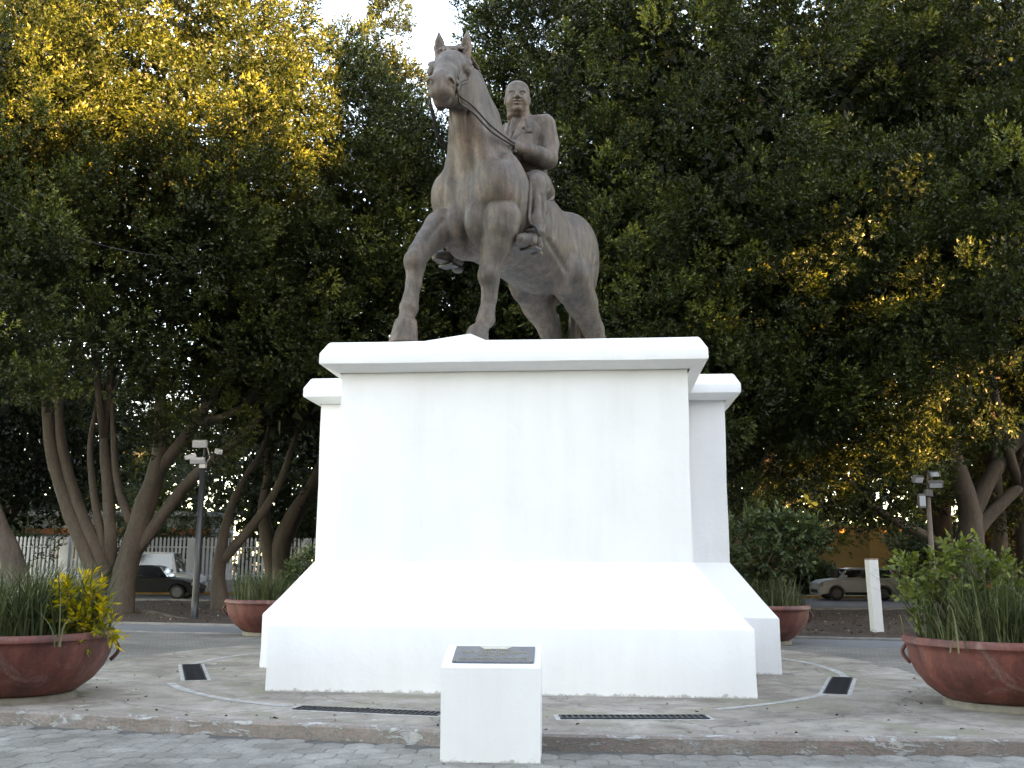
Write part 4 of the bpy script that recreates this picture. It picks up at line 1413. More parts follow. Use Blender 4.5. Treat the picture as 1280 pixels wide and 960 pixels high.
# left: the big many-stemmed laurel with sunlit top
tree('laurel_tree', 'big many-stemmed laurel left of the pedestal with a sunlit golden top', 31,
     [[(150, 765, .36), (158, 715, .36), (176, 655, .34), (196, 588, .26), (201, 540, .20), (201, 480, .17), (212, 415, .14), (216, 330, .10)],
      [(196, 592, .22), (232, 548, .17), (262, 503, .14), (283, 462, .11)],
      [(248, 530, .13), (285, 520, .11), (312, 500, .09), (335, 465, .07)],
      [(172, 690, .20), (208, 640, .19), (250, 590, .16), (300, 548, .12), (345, 500, .09)],
      [(166, 658, .15), (148, 612, .12), (143, 560, .09), (140, 500, .07)],
      [(124, 760, .26, 0, 1), (118, 715, .27), (88, 640, .24), (66, 570, .20), (58, 500, .17), (50, 430, .13)],
      [(132, 755, .22, 1, 1), (128, 705, .20), (98, 632, .18), (78, 560, .15), (72, 480, .11)],
      [(136, 755, .14, .5, 1), (130, 690, .13), (118, 620, .11), (113, 560, .09), (120, 510, .06)],
      [(140, 760, .20, 1.5, 1), (139, 690, .18), (135, 620, .17), (130, 550, .13)]],
     (-11.5, 29.5, 13.6), (6.6, 5.2, 7.0), 30, 1.2, 2.2, 101, zmin=-.62,
     extra=[PX(60, 455, 25.5, 1.2), PX(120, 440, 25, 1.2), PX(30, 400, 25, 1.3), PX(180, 420, 25.5, 1.0), PX(330, 440, 27, 1.2), PX(390, 430, 27, 1.1), PX(300, 400, 26.5, 1.2),
            PX(250, 300, 25, 1.4), PX(330, 260, 25.5, 1.4), PX(260, 200, 25, 1.4), PX(330, 150, 25.5, 1.5), PX(200, 140, 25, 1.5), PX(390, 330, 27, 1.3), PX(420, 200, 27, 1.3), PX(400, 110, 27.5, 1.3),
            PX(300, 80, 26.5, 1.4), PX(240, 40, 26.5, 1.5), PX(330, 20, 27.5, 1.4), PX(160, 60, 26, 1.5), PX(90, 330, 25, 1.4)])
tree('laurel_tree', 'laurel tree cut by the left edge with its thick trunk behind the grass pot', 27.5,
     [[(28, 745, .36), (12, 700, .34), (-12, 640, .28), (-40, 560, .22), (-60, 470, .16)]],
     (-16.8, 26.5, 12.6), (5.2, 4.6, 7.0), 26, 1.2, 2.2, 102, zmin=-.7,
     extra=[PX(20, 330, 22.5, 1.2), PX(40, 210, 22.8, 1.3), PX(20, 120, 23, 1.4), PX(60, 40, 23.5, 1.5), PX(0, 450, 23, 1.1), PX(100, 140, 24, 1.2)])
tree('laurel_tree', 'slender forked laurel beside the black lamp post on the left', 33,
     [[(275, 768, .24), (274, 725, .22), (277, 695, .20), (287, 640, .12), (306, 600, .10), (330, 560, .08), (345, 500, .06)],
      [(276, 705, .18), (310, 665, .15), (335, 632, .13), (352, 600, .11), (372, 540, .08)]],
     (-7.2, 32.0, 9.7), (4.8, 4.4, 4.9), 28, 1.1, 1.9, 103, zmin=-.75,
     extra=[PX(440, 300, 27.5, 1.3), PX(490, 330, 28, 1.2), PX(450, 220, 28, 1.2), PX(500, 230, 29, 1.2), PX(530, 330, 29, 1.2), PX(430, 390, 28, 1.1), PX(512, 205, 30, .9), PX(490, 400, 28, 1.0), PX(545, 260, 29, 1.2), PX(470, 150, 30, 1.2), PX(430, 110, 30, 1.2), PX(492, 180, 31, .9)])
tree('laurel_tree', 'tall narrow laurel tip standing against the sky left of the horse head', 34.5,
     [[(470, 720, .25), (474, 500, .2), (480, 300, .16), (485, 120, .08)]],
     (-4.5, 34.5, 15.6), (1.7, 1.7, 3.6), 15, .6, .95, 104,
     extra=[PX(485, 30, 34.5, .6), PX(483, 62, 34.2, .75), PX(470, 100, 34, .95), PX(498, 105, 34.5, .8), PX(455, 130, 33.5, 1.1), PX(440, 80, 33.5, 1.0), PX(495, 150, 34, .9), PX(484, 12, 34.5, .4)], fill=500, ntwig=4)
tree('laurel_tree', 'dark double-trunked laurel behind the left planter and fence', 40,
     [[(354, 735, .42), (352, 685, .40), (372, 640, .34), (398, 595, .25), (420, 520, .15)],
      [(342, 730, .3, 0, 1), (338, 690, .30), (330, 640, .24), (336, 590, .18), (330, 520, .12)]],
     (-8.0, 40, 10.5), (6.5, 4.5, 6.0), 34, 1.3, 2.2, 105, per=14)
tree('laurel_tree', 'laurel crown directly behind the horse chest and forelegs', 34,
     [[(590, 730, .3), (590, 600, .25), (585, 480, .2), (580, 350, .12)]],
     (-0.4, 33.0, 8.9), (4.0, 4.0, 5.6), 28, 1.1, 1.9, 106,
     extra=[PX(566, 192, 31, .9), PX(540, 215, 30.5, 1.0), PX(600, 330, 29.5, 1.2), PX(560, 400, 29.5, 1.1), PX(640, 390, 29.5, 1.1)])
# right
tree('laurel_tree', 'tall dark laurel rising behind the rider on the right', 30,
     [[(800, 730, .4), (800, 600, .36), (790, 480, .28), (780, 330, .2), (770, 200, .12)]],
     (4.6, 28.5, 12.2), (5.0, 4.6, 8.6), 34, 1.2, 2.2, 107,
     extra=[PX(640, 20, 27, 1.1), PX(625, 70, 27, .9), PX(630, 120, 27, 1.0), PX(660, 200, 26.5, 1.2), PX(720, 120, 25, 1.3), PX(760, 220, 24.5, 1.3), PX(720, 330, 26, 1.2), PX(800, 380, 24.5, 1.3), PX(780, 300, 24.5, 1.2), PX(690, 40, 26, 1.3), PX(615, 95, 27.5, .7), PX(655, 60, 28.5, 1.3), PX(690, 110, 28, 1.3), PX(720, 30, 27, 1.4), PX(780, 50, 26, 1.4), PX(830, 20, 26, 1.5), PX(610, 20, 28, .8), PX(650, 130, 29, 1.2)])
tree('laurel_tree', 'laurel right of the pedestal with a leaning trunk lit orange', 32,
     [[(926, 715, .24), (930, 668, .23), (944, 622, .21), (958, 580, .19), (975, 525, .16), (990, 440, .12)]],
     (9.4, 29.0, 12.0), (5.0, 4.6, 8.0), 32, 1.2, 2.2, 108,
     extra=[PX(930, 480, 26, 1.3), PX(990, 500, 26, 1.2), PX(1040, 470, 25.5, 1.2), PX(960, 400, 24.5, 1.3), PX(1000, 340, 24.5, 1.2), PX(1060, 290, 24, 1.2), PX(900, 300, 24.5, 1.4), PX(870, 420, 25, 1.2), PX(960, 520, 27, .9), PX(910, 520, 27, 1.0), PX(1080, 400, 25, 1.2), PX(1100, 500, 26, 1.2), PX(900, 40, 25.5, 1.5), PX(960, 15, 26, 1.5), PX(1010, 60, 25.5, 1.4)])
tree('laurel_tree', 'massive laurel at the right edge with a sawn stub and low arching limb', 30,
     [[(1216, 740, .40), (1214, 680, .38), (1213, 640, .34), (1201, 590, .25), (1184, 540, .20), (1170, 470, .15), (1165, 380, .1)],
      [(1214, 668, .25), (1238, 642, .20), (1258, 622, .17), (1274, 606, .15)],
      [(1214, 645, .26), (1238, 595, .22), (1272, 548, .18), (1310, 500, .14), (1340, 420, .09)],
      [(1200, 705, .16), (1165, 672, .15), (1120, 650, .13), (1085, 627, .12), (1060, 597, .10), (1043, 565, .07)]],
     (15.0, 28.0, 13.0), (5.2, 4.8, 7.2), 32, 1.2, 2.2, 109, zmin=-.7,
     extra=[PX(1150, 545, 25, 1.0), PX(1120, 560, 25.5, .9), PX(1170, 580, 25, .7), PX(1255, 480, 23.5, 1.3), PX(1270, 400, 23, 1.3), PX(1230, 340, 23, 1.3), PX(1180, 430, 24, 1.3), PX(1140, 360, 24, 1.3), PX(1260, 250, 23, 1.4), PX(1180, 250, 23.5, 1.4), PX(1230, 30, 25, 1.5), PX(1150, 20, 25.5, 1.5), PX(1270, 110, 24.5, 1.4)])
tree('laurel_tree', 'shadowed laurel trunk at the far right behind the sawn stub', 34,
     [[(1252, 725, .26), (1250, 660, .24), (1244, 580, .2), (1240, 480, .15)], [(1282, 725, .24, .5, 1), (1279, 650, .22), (1276, 560, .18), (1290, 470, .12)]],
     (18.5, 33.5, 11.5), (5.0, 4.5, 6.8), 32, 1.3, 2.2, 110, per=14)
tree('laurel_tree', 'dim laurel crown in the second row behind the leaning trunk', 40,
     [[(880, 725, .3), (885, 640, .26), (890, 540, .2), (900, 440, .12)]],
     (10.5, 40, 10.0), (6.0, 4.6, 6.2), 34, 1.3, 2.2, 111, per=14)

# more trees beyond the street close the view; they share crowns with the nearer ones
def far_tree(src, x, y, s, rz, label, dz=-2.6):
    c = copy_tree(src)
    c.location = (x, y, 0); c.scale = (s, s, s); c.rotation_euler = (0, 0, rz)
    tag(c, label, 'tree', 'background trees')
    for ch in c.children:
        if ch.name.startswith('crown'):
            ch.location.z = dz
    return c
_src = [o for o in col.objects if o.name.startswith('laurel_tree')]
FAR = [(4, -24, 47, 1.0, .3, 'dark tree beyond the picket fence at the left edge'), (10, -15, 57, 1.0, -.3, 'dark tree behind the fence above the parked sedan'), (9, -4.5, 57, 1.0, .2, 'tree beyond the street hidden behind the left of the pedestal'),
       (4, 6, 50, 1.0, -.4, 'tree beyond the street hidden behind the right of the pedestal'), (10, 21.5, 46, 1.0, 0.4, 'dark tree behind the small white car'), (9, 30, 52, 1.15, -.5, 'dark tree beyond the street at the right edge'),
       (10, 1, 44, .95, .3, 'second row tree straight behind the statue'), (4, -31, 62, 1.2, .1, 'tall tree far behind the left fence'), (10, 10, 68, 1.25, -.2, 'tall tree standing behind the ochre wall')]
for k, x, y, s, rz, lb in FAR:
    far_tree(_src[k], x, y, s, rz, lb)
for k, x, y, s, rz, lb in [(8, 5.9, 42, 1.2, -.3, 'tall tree of the second row behind the rider'), (6, 18.2, 43, 1.3, 0.4, 'tall tree of the second row right of the rider'), (7, 23.5, 40, 1.2, .5, 'tall tree of the second row at the right edge'),
                          (8, -26.0, 43, 1.25, 0.3, 'tall tree of the second row behind the big left laurel'), (7, -27.0, 38, 1.2, -.4, 'tall tree of the second row at the left edge')]:
    far_tree(_src[k], x, y, s, rz, lb, 0.0)

# a far-off wood closes the view under the crowns
def far_wood():
    g = np.random.default_rng(404)
    n = 42000
    x = g.uniform(-75, 75, n); top = 13 + 3.5 * np.sin(x * .21) + 2.5 * np.sin(x * .53 + 1) + 1.2 * np.sin(x * 1.3)
    z = top * g.random(n) ** .8
    y = 84 + 4 * np.sin(x * .3) + g.uniform(-3, 3, n)
    ax = unit(g.normal(size=(n, 3)) + np.array((0, -.4, .3)))
    V = leaves_at(np.stack([x, y, z], 1), ax, .75 + .5 * g.random(n), .42 + .25 * g.random(n), .15, g)
    o = link_mesh('far_wood', leaf_mesh('far_wood', V, np.repeat(g.random(n) * .7, 4), M_LEAF))
    tag(o, 'dark far-off wood behind the street', 'wood', kind='stuff')
far_wood()
# ------------------------------------------------------------------ bowl planters with grass and shrubs
def terracotta_material():
    m, n, l, b, out = mat_new('red_painted_planter')
    a = nz(n, l, 2.2, 7, 0.65, dist=.4); d = nz(n, l, 28, 6, 0.7); st = nz(n, l, 5.0, 6, 0.65, sx=(1, 1, 0.12))
    r = ramp(n, l, a.outputs[0], [(0.3, (0.075, 0.022, 0.018)), (0.52, (0.135, 0.036, 0.027)), (0.72, (0.20, 0.062, 0.045))])
    r2 = ramp(n, l, st.outputs[0], [(0.32, (0.45, 0.47, 0.50)), (0.6, (1.15, 1.1, 1.05))])
    c = mixc(n, l, 0.85, r.outputs[0], r2.outputs[0], 'MULTIPLY')
    ch = nz(n, l, 7.0, 8, 0.8, dist=.3)
    k = ramp(n, l, ch.outputs[0], [(0.635, (0, 0, 0)), (0.66, (0.75,) * 3)])
    c = mixc(n, l, k.outputs[0], c, (0.22, 0.15, 0.13))
    lm = nz(n, l, 3.2, 8, 0.75, dist=.8, sx=(1, 1, .5))
    lk = ramp(n, l, lm.outputs[0], [(0.54, (0, 0, 0)), (0.70, (0.45,) * 3)])
    c = mixc(n, l, lk.outputs[0], c, (0.27, 0.20, 0.175))                      # lime bloom
    gd = ramp(n, l, d.outputs[0], [(0.3, (0.7,) * 3), (0.7, (1.25,) * 3)])
    c = mixc(n, l, 0.8, c, gd.outputs[0], 'MULTIPLY')
    l.new(c, b.inputs['Base Color'])
    b.inputs['Roughness'].default_value = 0.6
    bump(n, l, d.outputs[0], b, 0.25, 0.01)
    return m
M_POT = terracotta_material()
M_DIRT = simple_mat('potting_soil', (0.05, 0.036, 0.026), 0.95, 0, .4, 20, .5)
M_GRASS = leaf_material('grass_blade', (0.026, 0.036, 0.016), (0.050, 0.066, 0.028), (0.090, 0.108, 0.045), (0.20, 0.19, 0.10), .2)
M_YELLOW = leaf_material('golden_shrub_leaf', (0.06, 0.085, 0.018), (0.20, 0.19, 0.014), (0.50, 0.35, 0.012), (0.62, 0.44, 0.014), .3)
M_LIME = leaf_material('lime_shrub_leaf', (0.045, 0.062, 0.016), (0.080, 0.105, 0.024), (0.125, 0.155, 0.034), (0.19, 0.21, 0.045), .3)
M_FIG = leaf_material('weeping_fig_leaf', (0.024, 0.038, 0.014), (0.045, 0.066, 0.024), (0.078, 0.104, 0.038), (0.11, 0.135, 0.05), .2)
M_BASE = simple_mat('cement_plinth', (0.185, 0.165, 0.13), 0.9, 0, .3, 4, .3)
M_RED = simple_mat('red_petal', (0.6, 0.03, 0.03), 0.5, 0, .2, 10)

POT_R, POT_H = 1.03, 0.74
def planter(c, label, yaw):
    root = empty('bowl_planter', (c[0], c[1], PLAT), yaw)
    tag(root, label, 'planter', 'red bowl planters round the monument')
    prof = [(.56, .06), (.66, .09), (.80, .20), (.91, .34), (.975, .48), (1.0, .60), (1.012, .655), (1.035, .665), (1.04, .70), (1.02, .735), (.985, .738), (.955, .72), (.94, .66), (.90, .60)]
    n = 56
    vs_, fs = [], []
    for i, (r, z) in enumerate(prof):
        for k in range(n):
            a = 2 * math.pi * k / n
            v = Vector((math.cos(a), math.sin(a), z * 2))
            rr_ = r * (1 + .012 * mnoise.noise(v * 1.3 + Vector((c[0], c[1], 0))) + .006 * math.sin(z * 40))
            vs_.append((rr_ * math.cos(a), rr_ * math.sin(a), z + .012 * mnoise.noise(v * .9 + Vector((3, c[0], 1)))))
    for i in range(len(prof) - 1):
        for k in range(n):
            fs.append((i * n + k, i * n + (k + 1) % n, (i + 1) * n + (k + 1) % n, (i + 1) * n + k))
    b = MB().raw(vs_, fs).build('bowl', M_POT, root)
    auto_smooth(b, 45)
    for a, z in ((0, .62), (math.pi, .62)):
        mb = MB()
        pts = [(1.0 + .10 * math.sin(t) ** .7 if 0 < t < math.pi else 1.0, .085 * 0, 0) for t in np.linspace(0, math.pi, 9)]
        pp = []
        for t in np.linspace(0, math.pi, 11):
            rad = .985 + .085 * math.sin(t); zz = .64 - .24 * (t / math.pi)
            pp.append((rad * math.cos(a), rad * math.sin(a), zz))
        mb.tube(pp, .022, 8)
        mb.build('handle', M_POT, root, True)
    MB().lathe([(.93, .60), (.5, .64), (.05, .66)], 32).build('soil', M_DIRT, root, True)
    rg = [(.64, -.01), (.655, .0), (.650, .04), (.625, .068), (.56, .075)]
    auto_smooth(MB().lathe(rg, 40).build('foot_ring', M_BASE, root), 40)
    return root
def blades(n, rmax, h0, h1, seed, w=.020, lean=.32, sector=None):
    """curved tapering grass blades, four segments each"""
    g = np.random.default_rng(seed)
    a = g.random(n) * 2 * math.pi; r = rmax * np.sqrt(g.random(n))
    if sector is not None:
        a = sector[0] + (sector[1] - sector[0]) * g.random(n)
    # tufts
    nt = 26
    ta = g.random(nt) * 2 * math.pi; tr = rmax * np.sqrt(g.random(nt)); tx, ty = tr * np.cos(ta), tr * np.sin(ta)
    pick = g.integers(0, nt, n)
    bx = np.where(g.random(n) < .75, tx[pick] + g.normal(size=n) * .05, r * np.cos(a)); by = np.where(g.random(n) < .75, ty[pick] + g.normal(size=n) * .05, r * np.sin(a))
    H = h0 + (h1 - h0) * g.random(n) ** 1.3
    da = np.arctan2(by, bx) + g.normal(size=n) * 1.0
    ln = lean * (.25 + g.random(n) ** 1.6 * 1.5) * H
    bend = (g.random(n) < .22)
    V, T = [], []
    S = 5
    pa = da + math.pi / 2 + g.normal(size=n) * .5
    for s in range(S + 1):
        t = s / S
        off = ln * t ** 2
        z = H * (t - np.where(bend, .45 * t ** 4, .08 * t ** 3))
        x = bx + off * np.cos(da); y = by + off * np.sin(da)
        ww = w * (1 - t ** 1.8) * .5 + .0012
        V.append(np.stack([x + ww * np.cos(pa), y + ww * np.sin(pa), z], 1)); V.append(np.stack([x - ww * np.cos(pa), y - ww * np.sin(pa), z], 1))
    V = np.stack(V, 1)
    base = np.arange(n)[:, None] * (2 * S + 2)
    Q = np.concatenate([base + np.array([[2 * s, 2 * s + 1, 2 * s + 3, 2 * s + 2]]) for s in range(S)], 0)
    tint = np.repeat(np.clip(.50 + g.normal(size=n) * .25 + bend * .3, 0, 1), 2 * S + 2)
    return V.reshape(-1, 3), Q, tint
def grass_clump(c, label, n, rmax, h0, h1, seed, w=.02, lean=.32):
    V, Q, T = blades(n, rmax, h0, h1, seed, w, lean)
    me = np_mesh('blades', V, quads=Q)
    add_attr(me, 'tint', T)
    me.materials.append(M_GRASS)
    root = empty('ornamental_grass', (c[0], c[1], PLAT + .62))
    tag(root, label, 'plant', 'grass clumps in the planters')
    o = link_mesh('blades', me, None, root, True)
    tag(o, kind='stuff')
    return root
def shrub(name, c, label, mat, stems, clumps, seed, shoots, L, W, per=9, stemr=.012, barkmat=None, group=None):
    root = empty(name, c)
    tag(root, label, 'shrub', group)
    mb = MB()
    for cx, cy, cz, r in clumps:
        for k in range(stems):
            q = random.Random(seed + k + int(cx * 100))
            mb.tube([(q.uniform(-.05, .05), q.uniform(-.05, .05), 0), (cx * .4 + q.uniform(-.04, .04), cy * .4, cz * .5), (cx + q.uniform(-.5, .5) * r, cy + q.uniform(-.5, .5) * r, cz)], [stemr * 1.4, stemr, stemr * .4], 6)
    mb.build('stems', barkmat or M_BARK, root, True)
    V, T = make_boughs_small([k[:3] for k in clumps], [k[3] for k in clumps], seed, shoots, per, L, W)
    link_mesh('leaves', leaf_mesh('leaves', V, T, mat), None, root)
    return root
def make_boughs_small(cs, rs, seed, shoots, per, L, W):
    g = np.random.default_rng(seed)
    VV, TT = [], []
    for c, r in zip(cs, rs):
        n = shoots
        d = unit(g.normal(size=(n, 3))); rad = g.random(n) ** .5
        p = d * (rad * r)[:, None] + np.array(c)
        ax = unit(d * .6 + np.array((0, 0, .35)) + g.normal(size=d.shape) * .35)
        u = np.tile(np.linspace(0, 1, per), n)
        P = np.repeat(p, per, 0) + np.repeat(ax, per, 0) * (u * L * 1.7)[:, None]
        X = np.repeat(ax, per, 0)
        dirs = unit(X * (.5 + .5 * u)[:, None] + unit(np.cross(X, g.normal(size=X.shape))) * (1.0 - .6 * u)[:, None] + np.array((0, 0, -.15)))
        ln = L * (.7 + .6 * g.random(n * per)); wd = W * (.7 + .6 * g.random(n * per))
        VV.append(leaves_at(P, dirs, ln, wd, .15, g))
        hz = np.clip((p[:, 2] - c[2]) / r * .25 + .35, 0, 1)
        TT.append(np.repeat(np.clip(np.repeat(hz + g.normal(size=n) * .12, per) + .35 * u + g.normal(size=n * per) * .08, 0, 1), 4))
    return np.concatenate(VV), np.concatenate(TT)

PL = (-5.56, 11.65); PR = (5.42, 11.35); BL = (-5.0, 21.7); BR = (4.75, 19.9)
planter(PL, 'red bowl planter in the left foreground with golden shrub', R(12))
planter(PR, 'red bowl planter in the right foreground with lime shrub', R(-35))
planter(BL, 'dark red bowl planter behind the pedestal on the left', R(8))
planter(BR, 'red bowl planter behind the pedestal on the right', R(-6))
grass_clump(PL, 'long grass in the left foreground planter beside the golden shrub', 1500, .86, .35, 1.0, 31, .020, .45)
grass_clump(PR, 'dense grass in the right foreground planter below the lime shrub', 1700, .86, .30, .95, 32, .015, .50)
grass_clump(BL, 'grass in the planter behind the pedestal on the left', 1300, .86, .35, .85, 33, .020, .3)
grass_clump(BR, 'grass in the planter behind the pedestal on the right', 1300, .86, .35, .80, 34, .020, .3)
M_GREENSTEM = simple_mat('green_stem', (0.10, 0.14, 0.05), .7)
shrub('golden_shrub', (PL[0] + .74, PL[1] - .25, PLAT + .6), 'small golden-yellow leaved shrub in the left foreground planter', M_YELLOW, 2,
      [(-.02, 0, .34, .12), (.12, .03, .46, .11), (-.14, .0, .50, .09), (.14, -.05, .22, .12), (.0, -.06, .14, .11), (.30, -.02, .16, .08), (.24, .02, .32, .08), (.06, 0, .58, .08), (-.10, 0, .30, .08)], 41, 13, .10, .034, 8, .006, M_GREENSTEM)
shrub('lime_shrub', (PR[0] - .25, PR[1] + .15, PLAT + .6), 'lime green leafy shrub growing out of the right foreground planter', M_LIME, 2,
      [(-.05, 0, .98, .24), (.20, .05, .92, .24), (-.30, .0, .92, .18), (.40, 0, .78, .22), (.05, -.1, .72, .28), (-.48, 0, .68, .22), (-.66, .05, .82, .12), (-.35, -.05, .55, .22), (.30, -.1, .55, .22), (-.62, -.05, .48, .16), (.62, .0, .55, .14), (.85, .1, .55, .12)], 42, 24, .080, .042, 8, .010)
shrub('weeping_fig', (BR[0] + .0, BR[1] + .1, PLAT + .6), 'dark weeping fig in the planter behind the pedestal on the right', M_FIG, 1,
      [(0, 0, 1.50, .38), (.45, 0, 1.60, .32), (.85, .0, 1.55, .28), (-.35, .1, 1.40, .34), (.15, -.2, 1.12, .36), (.66, -.1, 1.20, .30), (1.20, 0, 1.48, .22), (-.1, 0, .85, .34), (.40, 0, .80, .32), (.9, -.1, .98, .22), (-.5, 0, 1.0, .3), (-.3, -.1, .6, .25), (.65, 0, 1.62, .22), (.2, 0, 1.75, .2), (1.28, 0, 1.40, .16), (.95, 0, 1.58, .2)], 43, 34, .12, .05, 8, .022)
shrub('small_shrub', (BL[0] + .55, BL[1] + .1, PLAT + .6), 'small green shrub among the grass of the left back planter', M_FIG, 2,
      [(0, 0, .75, .28), (.2, 0, .95, .22), (-.2, 0, .62, .2), (.35, 0, .6, .22)], 44, 45, .10, .045, 8, .012)
# ------------------------------------------------------------------ lamp posts, marker post, fence, walls, cars
M_POLE = simple_mat('black_pole_paint', (0.022, 0.024, 0.026), 0.45, 0.2, .2, 6)
M_LAMPGREY = simple_mat('pale_lamp_housing', (0.40, 0.40, 0.39), 0.5, 0.1, .15, 10)
M_RUST = simple_mat('brown_pole_paint', (0.11, 0.075, 0.055), 0.6, 0.2, .3, 8)
M_GLASS = simple_mat('dark_car_glass', (0.012, 0.014, 0.016), 0.06, 0, .1, 1, spec=.8)
M_TYRE = simple_mat('tyre_rubber', (0.014, 0.014, 0.014), 0.85, 0, .2, 10)
M_RIM = simple_mat('wheel_rim', (0.10, 0.10, 0.105), 0.35, 0.7, .15, 8)
M_CHROME = simple_mat('headlight_glass', (0.45, 0.46, 0.48), 0.12, 0.3, .1, 8)

def lamp_post(base, lean_px, mats, label, heads, h, r):
    root = empty('lamp_post', base)
    tag(root, label, 'lamp post', 'lamp posts under the trees')
    MB().lathe([(r * 1.9, -.05), (r * 1.9, .03), (r * 1.15, .05), (r * 1.05, .6), (r * .95, h * .86)], 14).build('pole', mats[0], root, True)
    MB().tube([(0, 0, h * .855), (0.015, 0, h * .93), (.04, 0, h)], [r * .5, r * .4, r * .35], 8).build('mast', mats[0], root, True)
    MB().box((0, -.02, h * .855), (.17, .15, .16), bev=.01).build('junction_box', mats[1], root)
    for (x, y, z, sx, sy, sz, rx, rz_) in heads:
        M_ = (Matrix.Rotation(rz_, 3, 'Z') @ Matrix.Rotation(rx, 3, 'X'))
        f = MB().box((x, y, z), (sx, sy, sz), M_, bev=.012).build('floodlight', mats[1], root)
        MB().box(Vector((x, y, z)) + M_ @ Vector((0, -sy / 2 - .006, -.005)), (sx * .86, .012, sz * .72), M_).build('lens', M_CHROME, f)
        MB().tube([(x, y, z - sz * .3), (x * .55, y * .5, z - .10), (0.02, 0, z - .12)], .016, 6).build('bracket', mats[0], root)
    cb = MB()
    cb.tube([(.06, 0, h * .86), (.17, 0, h * .90), (.10, -.02, h * .95), (.03, -.02, h)], .012, 6)
    cb.build('cable', mats[1], root, True)
    return root
p = pix(244, 776, Z=.08); p.z = .04
lamp_post(p, 0, (M_POLE, M_LAMPGREY), 'black lamp post with white floodlights among the left trees',
          [(-.10, -.08, 4.83, .40, .12, .20, R(18), 0), (-.13, -.10, 4.36, .40, .12, .15, R(30), 0), (-.34, -.1, 4.47, .14, .28, .12, R(20), R(-50)), (.42, -.05, 4.62, .13, .26, .13, R(15), R(40))], 4.95, .088)
p2 = pix(1169, 735, Y=24.2); p2.z = .04
lamp_post(p2, 0, (M_RUST, simple_mat('dull_lamp_housing', (0.10, 0.095, 0.085), 0.5, 0.1, .25, 10)), 'brown lamp post with floodlights at the right under sunlit leaves',
          [(-.26, -.1, 3.62, .28, .10, .18, R(25), R(25)), (.16, -.12, 3.50, .32, .12, .16, R(35), R(-20)), (.22, .05, 3.76, .24, .10, .15, R(10), R(-30)), (-.17, -.02, 3.10, .16, .13, .34, 0, 0)], 3.85, .058)

def marker_material():
    m, n, l, b, out = mat_new('chipped_white_post')
    a = nz(n, l, 9, 8, 0.75)
    r = ramp(n, l, a.outputs[0], [(0.30, (0.16, 0.12, 0.10)), (0.36, (0.60, 0.59, 0.56)), (0.8, (0.68, 0.67, 0.64))])
    l.new(r.outputs[0], b.inputs['Base Color']); b.inputs['Roughness'].default_value = .85
    bump(n, l, a.outputs[0], b, .3, .01)
    return m
pb = pix(1098, 788, Z=.10)
mk = empty('marker_post', (pb.x, pb.y, 0.0), R(6))
tag(mk, 'chipped white concrete post standing upright in the mulch', 'post')
mk.rotation_euler = (0, R(-1.6), R(6))
MB().box((0, 0, .86), (.235, .22, 1.76), bev=.015).build('shaft', marker_material(), mk)
MB().box((0, 0, 1.752), (.245, .23, .03), bev=.008).build('cap', simple_mat('stained_cap', (.32, .22, .17), .9, 0, .3, 9), mk)

# white picket fence across the street on the left
M_FENCE = simple_mat('white_fence_paint', (0.72, 0.725, 0.73), 0.55, 0, .12, 2)
M_FWALL = simple_mat('grey_fence_base', (0.36, 0.36, 0.35), 0.9, 0, .2, 2, .2)
fn = empty('picket_fence', (-17.0, 53.0, 0.1), R(2))
tag(fn, 'long white metal picket fence across the street on the left', 'fence')
W_ = 32.0
MB().box((0, .02, .28), (W_, .22, .6)).build('base_wall', M_FWALL, fn)
for z in (.78, 2.25):
    MB().box((0, .03, z), (W_, .05, .07)).build('rail', M_FENCE, fn)
pk = MB().raw([(-.055, -.02, 0), (.055, -.02, 0), (.055, .02, 0), (-.055, .02, 0), (-.055, -.02, 2.1), (.055, -.02, 2.1), (.055, .02, 2.1), (-.055, .02, 2.1), (0, 0, 2.2)],
              [(0, 3, 2, 1), (0, 1, 5, 4), (1, 2, 6, 5), (2, 3, 7, 6), (3, 0, 4, 7), (4, 5, 8), (5, 6, 8), (6, 7, 8), (7, 4, 8)]).mesh('picket')
pk.materials.append(M_FENCE)
k = int(W_ / .205)
for i in range(k):
    o = bpy.data.objects.new('picket', pk); col.objects.link(o); o.parent = fn
    o.location = (-W_ / 2 + (i + .5) * W_ / k, -.03, .585)
for x in (-13, -6.2, .3, 6.2, 11.2):
    MB().box((x, .0, 1.35), (.42, .36, 2.75), bev=.02).build('pillar', M_FENCE, fn)
# pale house behind the fence
hs = empty('house', (-24.5, 61.0, 0), R(3))
tag(hs, 'pale low house with windows behind the picket fence', 'house')
M_HOUSE = simple_mat('pale_house_wall', (0.34, 0.335, 0.32), .85, 0, .1, 1)
MB().box((0, 0, 2.1), (14, 6, 4.2)).build('wall', M_HOUSE, hs)
MB().box((0, -.2, 4.3), (14.6, 6.8, .28)).build('roof', M_FWALL, hs)
for x in (-4.5, -1.2, 2.2, 5.2):
    w = MB().box((x, -3.03, 2.3), (1.5, .10, 1.3)).build('window', M_FENCE, hs)
    MB().box((x, -3.09, 2.3), (1.3, .05, 1.1)).build('pane', M_GLASS, w)
MB().box((.5, -3.04, 3.3), (13, .08, .35)).build('band', simple_mat('orange_band', (.45, .16, .06), .8), hs)

